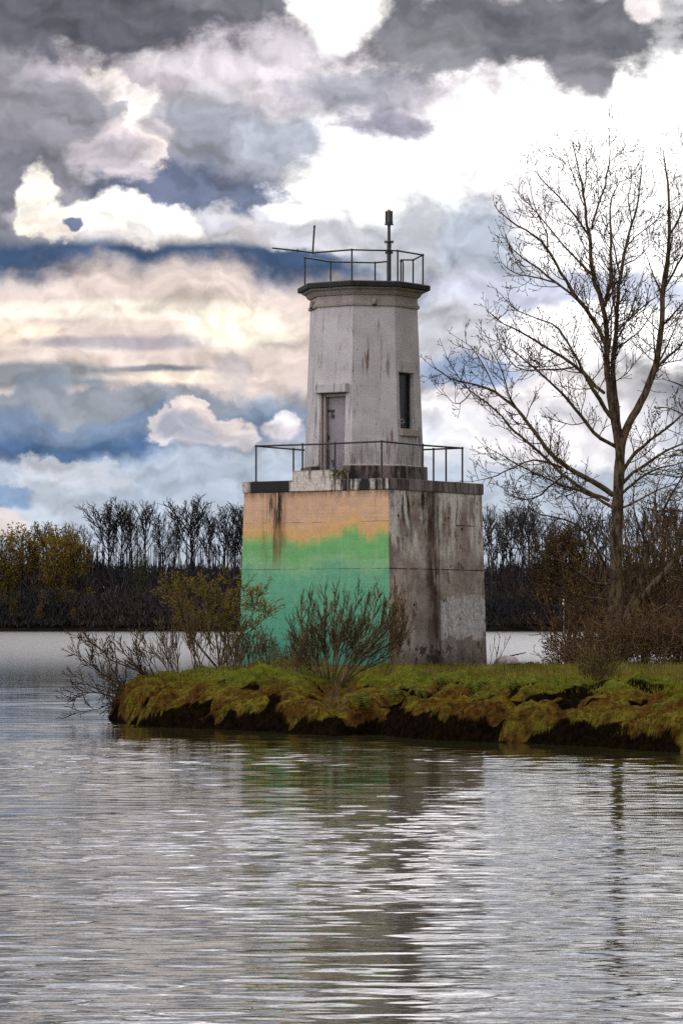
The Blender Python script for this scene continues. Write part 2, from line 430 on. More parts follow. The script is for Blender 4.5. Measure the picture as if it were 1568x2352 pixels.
def soil_shade_mask(x, y, h, d, dm):  # soil at the bank foot and between tussocks, where shade is painted in
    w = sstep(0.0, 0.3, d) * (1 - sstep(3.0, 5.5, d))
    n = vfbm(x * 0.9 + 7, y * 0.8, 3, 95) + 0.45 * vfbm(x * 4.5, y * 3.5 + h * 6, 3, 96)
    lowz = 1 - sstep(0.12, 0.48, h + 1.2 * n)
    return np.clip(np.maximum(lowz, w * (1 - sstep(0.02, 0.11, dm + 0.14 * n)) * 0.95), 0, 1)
def land_h(x, y, full=False):
    shp = np.shape(x); x = np.asarray(x, float); y = np.asarray(y, float)
    d = shore_dist(x, y).reshape(shp)
    d = d + 0.35 * vfbm(x * 0.9, y * 0.9, 3, 11)
    k = 1.0 + 1.3 * sstep(-3.6, -5.2, x)
    dd = np.maximum(d, 0) * k
    h = np.interp(dd, [0, 0.15, 0.5, 1.2, 2.6, 5.5, 9.0, 25, 60], [0.0, 0.22, 0.42, 0.64, 0.84, 1.02, 1.10, 1.17, 1.2])
    h = np.where(d < 0, np.maximum(d * 1.2, -1.5), h)
    rough = sstep(0.0, 0.3, d) * (1 - sstep(4.0, 8.0, d))
    lump = np.abs(vfbm(x * 1.1, y * 1.1, 3, 21)) * 0.9
    h = h + rough * (0.42 * vfbm(x * 1.0, y * 0.8, 3, 31) + 0.55 * (0.22 - lump) + 0.20 * vfbm(x * 4.0, y * 3.0, 3, 41))
    dm = domes(x, y); h = h + dm * sstep(0.0, 0.25, d)
    # notch between the two mounds
    h = h - 0.35 * np.exp(-((x + 0.15) / 0.45) ** 2) * sstep(0.0, 0.5, d) * (1 - sstep(3.0, 6.0, d))
    h = h + 0.22 * vfbm(x * 0.55, y * 0.4, 2, 52) * sstep(0.2, 1.5, d) * (1 - sstep(5.0, 10.0, d)) + 0.05 * vfbm(x * 0.5, y * 0.5, 3, 51) + 0.03 * vfbm(x * 3, y * 3, 2, 61) * sstep(0, 1, d)
    return (h, d, dm) if full else (h, d)
def gz(x, y): return float(land_h(np.array([x]), np.array([y]))[0][0])
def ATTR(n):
    q = n.new('ShaderNodeAttribute'); q.attribute_name = 'bare_soil_shade'; return q.outputs['Fac']
def mat_ground():
    m, n, b = new_mat('mossy_ground'); g = n.new('ShaderNodeNewGeometry'); pos = g.outputs['Position']
    x, y, z = n.sep(pos)
    a = n.noise(pos, 1.3, 5.0, 0.6); a2 = n.noise(pos, 7.0, 4.0, 0.65); a3 = n.noise(pos, 0.35, 2.0)
    soil_shade = n.mix(a2.ss(0.3, 0.7), (0.002, 0.0015, 0.001, 1), (0.010, 0.006, 0.003, 1))  # dark wet soil, with the bank's shade put into its near-black colour
    moss = n.mix(a2.ss(0.35, 0.65), (0.045, 0.036, 0.006, 1), (0.125, 0.10, 0.014, 1))
    rust = n.mix(a2.ss(0.35, 0.65), (0.030, 0.014, 0.004, 1), (0.085, 0.042, 0.010, 1))
    c = n.mix(a.ss(0.42, 0.58), rust, moss)
    green = n.mix(a2.ss(0.3, 0.7), (0.045, 0.055, 0.008, 1), (0.105, 0.115, 0.014, 1))
    c = n.mix((z + (a - 0.5) * 0.5 + (n.noise(pos, 0.6, 2.0) - 0.5) * 0.4).ss(0.86, 1.12), c, green)
    c = n.mix((X(n.nt, ATTR(n)) + (a2 - 0.5) * 0.5).ss(0.35, 0.65), c, soil_shade)
    dirt = (n.noise(pos, 2.2, 3.0, 0.6)).ss(0.66, 0.74) * z.ss(1.0, 1.1)
    c = n.mix(dirt * 0.8, c, (0.03, 0.018, 0.009, 1))
    setc(n, b, c); b.inputs['Roughness'].default_value = 0.95; b.inputs['Specular IOR Level'].default_value = 0.0
    bump(n, b, a2 + n.noise(pos, 30.0, 3.0) * 0.5, 0.05)
    return m
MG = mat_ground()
def build_land():
    xs = np.concatenate([-7.5 + 0 * np.arange(1), np.arange(-7.4, 12.6, 0.055), 12.6 + np.cumsum(0.055 * 1.12 ** np.arange(48))])
    xs = xs[xs < 70]
    ys = np.concatenate([np.arange(54, 74, 0.06), np.arange(74, 90, 0.09), np.arange(90, 106, 0.14), 106 + np.cumsum(0.14 * 1.06 ** np.arange(70))]); ys = ys[ys < 200]
    Xg, Yg = np.meshgrid(xs, ys); h, d, dm = land_h(Xg, Yg, True); sm = soil_shade_mask(Xg, Yg, h, d, dm).ravel()
    k = sstep(0.05, 0.4, d) * (1 - sstep(3, 6, d))
    dx = k * 0.16 * vfbm(Xg * 2.5, h * 6 + Yg * 0.8, 3, 71); dy = -k * (0.10 + 0.40 * vfbm(Xg * 2.0 + 9, Yg * 1.2, 3, 81)) * 0.6
    keep = h > -1.45
    v = np.stack([Xg + dx, Yg + dy, h], -1).reshape(-1, 3)
    r, c = Xg.shape; i = np.arange(r * c).reshape(r, c)
    kq = keep[:-1, :-1] | keep[:-1, 1:] | keep[1:, 1:] | keep[1:, :-1]
    f = np.stack([i[:-1, :-1], i[:-1, 1:], i[1:, 1:], i[1:, :-1]], -1)[kq].reshape(-1, 4)
    used = np.unique(f); mp = np.zeros(r * c, int); mp[used] = np.arange(len(used))
    o = link_mesh('island_ground', v[used], mp[f], MG, smooth=True); at_ = o.data.attributes.new('bare_soil_shade', 'FLOAT', 'POINT'); at_.data.foreach_set('value', sm[used].astype(np.float32)); tag(o, kind='structure', label='low mossy island bank with a grassy top')
build_land()

# ---- far shore ground
def build_far():
    m, n, b = new_mat('far_bank'); pos = n.new('ShaderNodeNewGeometry').outputs['Position']
    a = n.noise(pos, 0.15, 5.0, 0.65)
    setc(n, b, n.mix(a.ss(0.4, 0.6), (0.004, 0.004, 0.004, 1), (0.016, 0.013, 0.010, 1))); b.inputs['Roughness'].default_value = 1.0; b.inputs['Specular IOR Level'].default_value = 0.0
    xs = np.concatenate([[-4000, -2000, -800, -400], np.arange(-200, 200, 1.5), [400, 800, 2000, 4000]])
    ys = np.array([722, 724, 726, 728, 730, 732, 734, 738, 745, 760, 800, 900, 1200, 3000.0])
    hh = np.interp(ys, [722, 728, 730, 733, 738, 800, 3000], [-1.5, -0.3, 0.5, 0.9, 1.2, 2.0, 6.0])
    Xg, Yg = np.meshgrid(xs, ys); Z = np.repeat(hh[:, None], len(xs), 1) + 0.8 * vfbm(Xg * 0.12, Yg * 0.2, 4, 5) + 0.4 * vfbm(Xg * 0.5, Yg * 0.5, 2, 6)
    Yg = Yg + 6 * vfbm(Xg * 0.03, Xg * 0, 3, 8)
    r, c = Xg.shape; i = np.arange(r * c).reshape(r, c)
    f = np.stack([i[:-1, :-1], i[:-1, 1:], i[1:, 1:], i[1:, :-1]], -1).reshape(-1, 4)
    o = link_mesh('far_shore_ground', np.stack([Xg, Yg, Z], -1).reshape(-1, 3), f, m, smooth=True); tag(o, kind='structure', label='dark low bank across the river')
build_far()
# ================================================================== the lighthouse
LX, LY, LG = 0.648, 96.54, 1.10
TH = R(-34.0)
LH = empty('lighthouse', (LX, LY, LG), TH)
tag(LH, 'small white octagonal lighthouse on a square concrete base painted green and peach', 'lighthouse')
def zl(z): return z - LG
def gdirt(n, co, lo, hi, sx=2.2, sz=0.25, sc=1.0, det=6.0):     # vertical streaks
    return n.noise(n.madd(co, (sx, sx, sz)), sc, det, 0.68).ss(lo, hi)
def mat_mural():
    m, n, b = new_mat('painted_concrete'); co = objco(n); x, y, z = n.sep(co); z = z + LG
    u = (x + 2.55) / 5.1
    n1d = n.noise(n.comb(u * 3.3, 1.5, 0.0), 1.0, 2.0) - 0.5
    stp = n.noise(n.comb((u * 13.0).floor(), 7.5, 0.0), 1.37, 0.0) - 0.5
    fz = n.noise(n.madd(co, (3.0, 3.0, 1.6)), 1.6, 5.0, 0.6) - 0.5
    st = n.noise(n.madd(co, (14.0, 14.0, 0.5)), 1.0, 3.0, 0.6) - 0.5
    lump = u.ss(0.66, 0.72) * u.ss(0.80, 0.785) * 0.20 + u.ss(0.88, 0.92) * 0.12 - u.ss(0.30, 0.36) * u.ss(0.62, 0.52) * 0.07
    zz = z - (n1d * 0.10 + stp * 0.42 + fz * 0.34 + st * 0.10 + lump)
    peach = n.mix(fz.ss(-0.12, 0.14), lin(196, 160, 132), lin(206, 164, 126))
    c = n.mix(zz.ss(5.40, 4.95), peach, lin(205, 163, 106))
    c = n.mix((zz + (fz + st) * 0.5).ss(4.92, 4.74), c, lin(157, 172, 98))
    c = n.mix((zz + fz * 0.25).ss(4.78, 4.55), c, lin(107, 167, 103))
    c = n.mix((z - n1d * 0.6 - stp * 0.25 - fz * 0.8).ss(4.35, 4.0), c, lin(128, 172, 122))
    c = n.mix((z - n1d * 0.9 - stp * 0.35 - fz * 0.9).ss(4.15, 3.6), c, lin(94, 158, 122))
    c = n.mix((z - fz * 1.2).ss(3.5, 2.5), c, lin(80, 148, 118))
    c = n.mix((z - fz * 1.2).ss(2.6, 1.3), c, lin(60, 136, 114))
    # yellow weathering under the tan, rust runs, black runs, pits, joints
    run = gdirt(n, co, 0.42, 0.60, 5.0, 0.35) * (x + 1.40).abs().ss(0.55, 0.15) * z.ss(3.6, 4.6)
    c = n.mix(run * 0.85, c, lin(114, 61, 28))
    run2 = gdirt(n, co, 0.47, 0.56, 11.0, 0.7) * (x + 1.38).abs().ss(0.36, 0.15) * z.ss(4.7, 5.4)
    c = n.mix(run2, c, lin(24, 14, 9))
    run3 = gdirt(n, co, 0.57, 0.74, 9.0, 0.25) * z.ss(3.2, 5.8)
    c = n.mix(run3 * 0.45, c, lin(131, 90, 55))
    topd = gdirt(n, co, 0.35, 0.62, 7.0, 0.8) * z.ss(5.80, 6.06)
    c = n.mix(topd * 0.6, c, lin(55, 39, 28))
    pit = n.voro(n.madd(co, (1, 1, 1)), 9.0).ss(0.085, 0.05) * n.noise(co, 2.0, 3.0).ss(0.47, 0.6)
    c = n.mix(pit, c, lin(46, 39, 26))
    j1 = (z - 3.86).abs().ss(0.013, 0.004); j2 = (z - 5.20 + st * 0.02).abs().ss(0.010, 0.003) * n.noise(co, 1.1, 2.0).ss(0.42, 0.55)
    joint = j1.mx(j2) * n.noise(co, 3.0, 3.0).ss(0.30, 0.52)
    c = n.mix(joint * 0.38, c, lin(38, 61, 42))
    mot = n.noise(co, 5.0, 5.0, 0.65)
    roll = n.noise(n.comb((x * 4.2).floor(), (z * 2.1).floor(), 3.0), 1.7, 0.0)           # roller patches
    c = n.scale_col(c, roll * 0.07 + 0.965)
    drip = gdirt(n, co, 0.54, 0.70, 16.0, 0.30)
    c = n.mix(drip * 0.28, c, lin(187, 184, 138))
    grime = (z + (mot - 0.5) * 1.2).ss(1.9, 1.1)
    c = n.mix(grime * 0.5, c, lin(52, 61, 40))
    chip = n.noise(co, 13.0, 4.0, 0.7).ss(0.66, 0.70)
    c = n.mix(chip * 0.8, c, lin(143, 140, 114))
    c = n.scale_col(c, mot * 0.5 + 0.72)
    board = n.noise(n.madd(co, (0.6, 0.6, 16.0)), 1.0, 2.0) - 0.5
    c = n.scale_col(c, board * 0.25 + 1.0)
    setc(n, b, c); b.inputs['Roughness'].default_value = 0.75; b.inputs['Specular IOR Level'].default_value = 0.3
    bump(n, b, mot * 0.4 + board * 0.3 - pit * 1.2 - joint * 1.5, 0.012)
    return m
def mat_concrete():
    m, n, b = new_mat('weathered_concrete'); co = objco(n); x, y, z = n.sep(co); z = z + LG
    v = (y + 2.55) / 5.1             # 0 at the front corner on the right face
    mot = n.noise(co, 1.1, 6.0, 0.65); fine = n.noise(co, 9.0, 5.0, 0.7)
    c = n.mix(mot.ss(0.36, 0.64), lin(142, 126, 116), lin(190, 178, 168))
    wh = n.noise(n.madd(co, (1, 1.3, 0.45), (3, 0, 0)), 1.3, 6.0, 0.7).ss(0.46, 0.56) * z.ss(3.9, 4.6)
    c = n.mix(wh * 0.85, c, lin(226, 220, 212))
    low = gdirt(n, co, 0.40, 0.6, 1.0, 0.5, 1.2) * z.ss(3.8, 2.6)
    c = n.mix(low * 0.55, c, lin(118, 106, 100))
    fzz = n.noise(n.madd(co, (2, 2.2, 2)), 1.0, 5.0, 0.6) - 0.5
    stepy = n.noise(n.comb((y * 2.2).floor(), 3.3, 0.0), 1.3, 0.0) - 0.5
    pt = ((z - 2.45 - fzz * 0.35 - stepy * 0.7).abs()).ss(0.62, 0.54) * v.ss(0.50, 0.53)
    pt2 = ((z - 2.95 - fzz * 0.2).abs()).ss(0.22, 0.19) * v.ss(0.78, 0.80) * 0.8
    c = n.mix(pt.mx(pt2) * 0.8, c, n.mix(fine.ss(0.35, 0.65), lin(172, 170, 174), lin(214, 210, 206)))
    # dark run down the middle and blooms of black
    sw = n.noise(n.comb(z * 1.6, 5.0, y * 0.4), 1.0, 4.0, 0.6) - 0.5
    mid = (v - 0.455 + sw * 0.12).abs().ss(0.10, 0.02)
    mid = mid * (gdirt(n, co, 0.36, 0.55, 6.0, 0.7) * 0.75 + 0.3) * (z.ss(0.8, 2.4) * 0.5 + 0.5)
    c = n.mix(mid * 0.9, c, lin(62, 40, 30))
    dk = gdirt(n, co, 0.52, 0.60, 3.2, 0.55) * (z.ss(4.4, 6.1) * 0.85 + 0.22)
    c = n.mix(dk, c, lin(48, 40, 37))
    bl = n.noise(n.madd(co, (1, 1, 0.6), (7, 2, 1)), 4.2, 5.0, 0.7).ss(0.565, 0.61) * (n.noise(co, 0.9, 2.0).ss(0.45, 0.6) * 0.8 + z.ss(2.2, 1.3) * 0.8).mn(1.0)
    c = n.mix(bl * 0.85, c, lin(36, 28, 24))
    ft = (z + (fine - 0.5) * 0.6).ss(1.75, 1.2)
    c = n.mix(ft * 0.6, c, lin(62, 52, 42))
    blk = (v - 0.45).abs().ss(0.14, 0.04) * (z + (fine - 0.5) * 0.8).ss(1.75, 1.3)
    c = n.mix(blk * 0.8, c, lin(26, 20, 16))
    red = gdirt(n, co, 0.5, 0.7, 2.0, 0.3, 1.7) * (z - 4.3).abs().ss(1.2, 0.2)
    c = n.mix(red * 0.5, c, lin(150, 112, 90))
    pit = n.voro(co, 11.0).ss(0.13, 0.06) * n.noise(co, 1.7, 3.0).ss(0.48, 0.62)
    c = n.mix(pit * 0.9, c, lin(30, 22, 18))
    hole = n.voro(n.madd(co, (1, 1, 1), (0.3, 0.1, 0.2)), 1.5).ss(0.075, 0.06)
    c = n.mix(hole, c, lin(18, 14, 12))
    joint = (z - 3.86).abs().ss(0.016, 0.005) * n.noise(co, 3.0, 3.0).ss(0.30, 0.5)
    j2 = (z - 5.15).abs().ss(0.014, 0.004) * v.ss(0.5, 0.7) * n.noise(co, 2.0, 2.0).ss(0.48, 0.55)
    vj = (v - 0.515 + sw * 0.004).abs().ss(0.004, 0.0015) * z.ss(1.0, 2.0)
    jj = joint.mx(j2).mx(vj * 0.7)
    c = n.mix(jj * 0.85, c, lin(38, 28, 24))
    c = n.scale_col(c, fine * 0.7 + 0.62)
    setc(n, b, c); b.inputs['Roughness'].default_value = 0.85; b.inputs['Specular IOR Level'].default_value = 0.2
    bump(n, b, fine * 0.8 + mot - pit * 1.0 - jj * 2.0 - hole, 0.02)
    return m
def mat_slab():
    m, n, b = new_mat('streaked_slab_concrete'); co = objco(n); x, y, z = n.sep(co); z = z + LG
    fine = n.noise(co, 9.0, 5.0, 0.7)
    lf = (y + 2.50).ss(0.02, -0.02)                       # the painted side
    wht = n.mix(fine.ss(0.3, 0.7), lin(150, 138, 128), lin(206, 196, 186))
    s = n.noise(n.madd(co, (3.2, 3.2, 0.35)), 1.4, 5.0, 0.65)
    blk = s.ss(0.56, 0.44).mx((x + 1.6).abs().ss(0.78, 0.70)) * ((x + 2.36).abs().ss(0.06, 0.16) * 0.6 + 0.4)
    a = n.mix(blk, wht, lin(22, 18, 17))
    g = n.mix(n.noise(n.madd(co, (2, 2, 0.3)), 1.3, 5.0, 0.65).ss(0.4, 0.6), lin(82, 72, 70), lin(132, 122, 118))
    g = n.mix(gdirt(n, co, 0.5, 0.6, 4.0, 0.4) * 0.8, g, lin(38, 30, 28))
    c = n.mix(lf, g, a)
    edge = (z + (fine - 0.5) * 0.1).ss(6.36, 6.43)
    c = n.mix(edge * 0.7, c, lin(40, 34, 30))
    setc(n, b, c); b.inputs['Roughness'].default_value = 0.85; bump(n, b, fine, 0.015)
    return m
def mat_white(name='white_paint', dirt=1.0, base=(188, 182, 180)):
    m, n, b = new_mat(name); co = objco(n); x, y, z = n.sep(co); z = z + LG
    mot = n.noise(co, 1.6, 5.0, 0.6); fine = n.noise(co, 14.0, 5.0, 0.7)
    c = n.mix(mot.ss(0.35, 0.65), lin(base[0] - 14, base[1] - 14, base[2] - 12), lin(*base))
    s1 = gdirt(n, co, 0.52, 0.68, 9.0, 0.6) * (n.noise(co, 0.9, 2.0).ss(0.42, 0.56) * 0.85 + 0.15)
    c = n.mix(s1 * 0.8 * dirt, c, lin(84, 70, 66))
    s2 = gdirt(n, co, 0.57, 0.66, 5.0, 0.5) * n.noise(n.madd(co, (1, 1, 1), (4, 4, 4)), 0.8, 2.0).ss(0.46, 0.6)
    c = n.mix(s2 * 0.95 * dirt, c, lin(104, 74, 58))
    foot = (z + (fine - 0.5) * 0.5 + (mot - 0.5) * 0.8).ss(7.5, 6.9) * gdirt(n, co, 0.4, 0.65, 7.0, 0.9)
    c = n.mix(foot * 0.9, c, lin(92, 78, 68))
    pit = n.voro(co, 5.5).ss(0.11, 0.05) * n.noise(co, 2.3, 2.0).ss(0.44, 0.56)
    c = n.mix(pit * 0.9 * dirt, c, lin(50, 40, 36))
    bo = ((z / 0.235).frac() - 0.5).abs()
    line = bo.ss(0.47, 0.495) * n.noise(n.madd(co, (1, 1, 3)), 1.4, 2.0).ss(0.45, 0.62)
    c = n.mix(line * 0.14, c, lin(214, 206, 202))
    c = n.scale_col(c, fine * 0.22 + 0.89)
    setc(n, b, c); b.inputs['Roughness'].default_value = 0.6; b.inputs['Specular IOR Level'].default_value = 0.3
    bump(n, b, fine * 0.5 + mot * 0.5 + line * 0.3 - pit, 0.010)
    return m
def mat_plinth():
    m, n, b = new_mat('grimy_plinth_paint'); co = objco(n); x, y, z = n.sep(co); z = z + LG
    fine = n.noise(co, 9.0, 5.0, 0.7); s = n.noise(n.madd(co, (5, 5, 1.0)), 1.0, 6.0, 0.7)
    c = n.mix(s.ss(0.42, 0.58), lin(40, 32, 28), lin(116, 104, 98))
    c = n.mix((z + (fine - 0.5) * 0.05).ss(6.82, 6.87), c, lin(172, 160, 150))
    dk = (x + y * 0.4 + 0.35).abs().ss(1.0, 0.5) * (z + (fine - .5) * .5).ss(6.85, 6.6)
    c = n.mix(dk * 0.7, c, lin(22, 18, 16))
    setc(n, b, n.scale_col(c, fine * 0.6 + 0.7)); b.inputs['Roughness'].default_value = 0.9; bump(n, b, fine, 0.015)
    return m
def mat_step():
    m, n, b = new_mat('chipped_white_step'); co = objco(n); x, y, z = n.sep(co); z = z + LG
    fine = n.noise(co, 9.0, 5.0, 0.7)
    c = n.mix(fine.ss(0.3, 0.6), lin(164, 152, 140), lin(206, 196, 184))
    c = n.mix(gdirt(n, co, 0.5, 0.62, 8.0, 1.0) * z.ss(6.1, 6.7), c, lin(66, 52, 42))
    c = n.mix(x.ss(0.45, 0.62) * z.ss(6.40, 6.46) * fine.ss(0.4, 0.5), c, lin(74, 66, 22))
    c = n.mix((z + (fine - .5) * .12).ss(6.64, 6.70) * 0.8, c, lin(40, 30, 24))
    setc(n, b, c); b.inputs['Roughness'].default_value = 0.85; bump(n, b, fine, 0.015)
    return m
def mat_simple(name, c1, c2, rough=0.6, metal=0.0, sc=6.0, bd=0.004):
    m, n, b = new_mat(name); co = objco(n); a = n.noise(co, sc, 5.0, 0.65)
    setc(n, b, n.mix(a.ss(0.35, 0.65), c1, c2)); b.inputs['Roughness'].default_value = rough; b.inputs['Metallic'].default_value = metal
    bump(n, b, a, bd); return m
M_MURAL, M_CONC, M_SLAB, M_WHITE, M_PLINTH, M_STEP = mat_mural(), mat_concrete(), mat_slab(), mat_white(), mat_plinth(), mat_step()
M_TRIM = mat_white('white_trim_paint', 0.6, (160, 148, 140))
M_DOOR = mat_white('grey_door_paint', 0.4, (146, 138, 140))
M_IRON = mat_simple('black_iron', (0.006, 0.006, 0.007, 1), (0.022, 0.019, 0.018, 1), 0.45)
M_ROOF = mat_simple('black_roof_tar', (0.006, 0.006, 0.006, 1), (0.018, 0.016, 0.016, 1), 0.8)
M_RUST = mat_simple('rusty_iron', (0.02, 0.012, 0.009, 1), (0.07, 0.03, 0.015, 1), 0.8)
m_, n_g, b_g = new_mat('dirty_window_glass'); co_ = objco(n_g)
setc(n_g, b_g, n_g.mix(gdirt(n_g, co_, 0.45, 0.7, 5.0, 0.8), (0.006, 0.007, 0.007, 1), (0.035, 0.038, 0.037, 1))); b_g.inputs['Roughness'].default_value = 0.25
M_GLASS = m_
m_, n_g, b_g = new_mat('lantern_glass'); b_g.inputs['Base Color'].default_value = (0.02, 0.02, 0.018, 1); b_g.inputs['Roughness'].default_value = 0.08
M_LENS = m_
M_BRASS = mat_simple('dull_brass', (0.08, 0.05, 0.015, 1), (0.2, 0.13, 0.04, 1), 0.5, 0.6)

# ---- foundation: a battered cube; the mural is one of its four faces
def build_foundation():
    ht, hb, z1, z0 = 2.505, 2.622, zl(6.09), zl(0.55)
    n = 14; v = []; f = []
    # front (painted) face apart so that it keeps its own paint
    def face(dirn):
        g = []
        for i in range(n + 1):
            t = i / n; h = hb + (ht - hb) * t; z = z0 + (z1 - z0) * t
            for j in range(n + 1):
                s = -h + 2 * h * j / n
                g.append({0: (s, -h, z), 1: (h, s, z), 2: (-s, h, z), 3: (-h, -s, z)}[dirn])
        return g
    v = []; f = []; mi = []
    for d in range(4):
        b = len(v); v += face(d)
        for i in range(n):
            for j in range(n):
                a = b + i * (n + 1) + j; f.append((a, a + 1, a + n + 2, a + n + 1)); mi.append(1 if d == 0 else 0)
    o = link_mesh('foundation', v, f, M_CONC, LH); o.data.materials.append(M_MURAL)
    for p, k in zip(o.data.polygons, mi): p.material_index = k
    import bmesh
    bm = bmesh.new(); bm.from_mesh(o.data); bmesh.ops.remove_doubles(bm, verts=bm.verts, dist=0.001)
    bm.to_mesh(o.data); bm.free()
    mo = o.modifiers.new('bevel', 'BEVEL'); mo.width = 0.025; mo.segments = 2; mo.limit_method = 'ANGLE'; mo.angle_limit = R(40)
    return o
build_foundation()
mb = MB(); mb.box((-2.547, -2.547, zl(6.085)), (2.547, 2.547, zl(6.415))); mb.build('deck_slab', M_SLAB, LH, bevel=0.03)
# doorstep: a block on the deck that also wraps the slab's edge
mb = MB(); mb.box((-0.76, -2.572, zl(6.36)), (0.66, -1.66, zl(6.69))); mb.build('doorstep', M_STEP, LH, bevel=0.025)
mb = MB(); mb.box((-0.80, -2.585, zl(6.095)), (0.61, -2.53, zl(6.365))); mb.build('doorstep', M_STEP, LH, bevel=0.015)

# ---- octagonal shaft with real openings
C8 = math.cos(math.pi / 8); S8 = math.sin(math.pi / 8)
def side_pt(k, s, apo, z):      # side k, offset s along it (left to right seen from outside), apothem
    a = -math.pi / 2 + k * math.pi / 4
    return (apo * math.cos(a) - s * math.sin(a), apo * math.sin(a) + s * math.cos(a), z)
def shell(mbo, zR, holes):      # zR: [(z, R)], holes {side: (s0, s1, z0, z1, depth_apothem)}
    zs = sorted(set([z for z, _ in zR] + [h[i] for h in holes.values() for i in (2, 3) if zR[0][0] < h[i] < zR[-1][0]]))
    Rz = lambda z: float(np.interp(z, [q[0] for q in zR], [q[1] for q in zR]))
    for k in range(8):
        for z0, z1 in zip(zs[:-1], zs[1:]):
            R0, R1 = Rz(z0), Rz(z1); cuts = [(-1, 1)]
            h = holes.get(k)
            def q(s0a, s0b, s1a, s1b):
                mbo.add([side_pt(k, s0a, R0 * C8, z0), side_pt(k, s0b, R0 * C8, z0), side_pt(k, s1b, R1 * C8, z1), side_pt(k, s1a, R1 * C8, z1)], [(0, 1, 2, 3)])
            if h and z0 >= h[2] - 1e-6 and z1 <= h[3] + 1e-6:
                q(-R0 * S8, h[0], -R1 * S8, h[0]); q(h[1], R0 * S8, h[1], R1 * S8)
                for s, fl in ((h[0], 1), (h[1], 0)):
                    p = [side_pt(k, s, R0 * C8, z0), side_pt(k, s, R1 * C8, z1), side_pt(k, s, h[4], z1), side_pt(k, s, h[4], z0)]
                    mbo.add(p, [(0, 1, 2, 3) if fl else (3, 2, 1, 0)])
            else: q(-R0 * S8, R0 * S8, -R1 * S8, R1 * S8)
        h = holes.get(k)
        if h:
            for z, fl in ((h[2], 0), (h[3], 1)):
                if zR[0][0] - 1e-6 <= z <= zR[-1][0] + 1e-6:
                    a = Rz(z) * C8; p = [side_pt(k, h[0], a, z), side_pt(k, h[1], a, z), side_pt(k, h[1], h[4], z), side_pt(k, h[0], h[4], z)]
                    mbo.add(p, [(0, 1, 2, 3) if not fl else (3, 2, 1, 0)])
DOORH = (-0.47, 0.42, zl(6.69), zl(8.95), 1.33)
WINH = (-0.50, 0.28, zl(7.93), zl(9.56), 1.36)
mb = MB(); shell(mb, [(zl(6.86), 1.778), (zl(11.62), 1.588)], {0: DOORH, 2: WINH}); mb.build('tower_wall', M_WHITE, LH)
mb = MB(); shell(mb, [(zl(6.40), 1.895), (zl(6.855), 1.885), (zl(6.89), 1.77)], {0: DOORH}); mb.build('plinth', M_PLINTH, LH)
# ---- cornice and roof
A8 = -math.pi / 2 + math.pi / 8
mb = MB(); mb.lathe([(zl(11.46), 1.60), (zl(11.47), 1.655), (zl(11.55), 1.665), (zl(11.57), 1.625), (zl(11.60), 1.625), (zl(11.615), 1.60), (zl(11.78), 1.597), (zl(11.79), 1.66), (zl(11.82), 1.675),
    (zl(11.84), 1.70), (zl(11.90), 1.735), (zl(11.935), 1.80), (zl(11.95), 1.85), (zl(11.995), 1.862)], n=8, a0=A8)
mb.build('cornice', M_TRIM, LH, bevel=0.006, seg=1)
mb = MB(); mb.lathe([(zl(12.0), 1.975), (zl(12.13), 1.985), (zl(12.165), 1.93)], n=8, a0=A8); mb.build('roof_slab', M_ROOF, LH, bevel=0.012)
# ---- door
dr = MB(); dr.box((-0.30, -1.385, zl(6.70)), (0.385, -1.345, zl(8.84))); door = dr.build('door', M_DOOR, LH, bevel=0.006)
h = MB(); h.box((-0.345, -1.405, zl(8.42)), (-0.09, -1.388, zl(8.49))); h.tube([(-0.17, -1.41, zl(8.45)), (-0.17, -1.42, zl(8.33)), (-0.11, -1.42, zl(8.33)), (-0.11, -1.41, zl(8.45))], 0.013, 6)
h.box((-0.19, -1.435, zl(8.25)), (-0.095, -1.40, zl(8.335))); h.build('padlock_hasp', M_IRON, door)
h = MB(); h.box((-0.34, -1.405, zl(7.63)), (-0.25, -1.388, zl(7.73))); h.tube([(-0.31, -1.41, zl(7.56)), (-0.31, -1.41, zl(7.82))], 0.018, 6); h.build('hinge', M_IRON, door)
h = MB(); h.box((-0.20, -1.405, zl(6.98)), (-0.07, -1.388, zl(7.04))); h.box((-0.15, -1.43, zl(6.86)), (-0.09, -1.40, zl(6.98))); h.build('bolt_latch', M_IRON, door)
fr = MB()
for a, b_, y0, y1 in ((-0.468, -0.40, -1.60, -1.40), (-0.395, -0.31, -1.52, -1.372)): fr.box((a, y0, zl(6.70)), (b_, y1, zl(8.945)))
fr.box((0.392, -1.50, zl(6.70)), (0.418, -1.36, zl(8.945))); fr.box((-0.306, -1.50, zl(8.85)), (0.388, -1.36, zl(8.945)))
fr.build('door_frame', M_TRIM, LH, bevel=0.008)
mb = MB(); mb.box((-0.57, -1.76, zl(8.955)), (0.53, -1.50, zl(9.22))); mb.build('door_lintel', M_WHITE, LH, bevel=0.02)
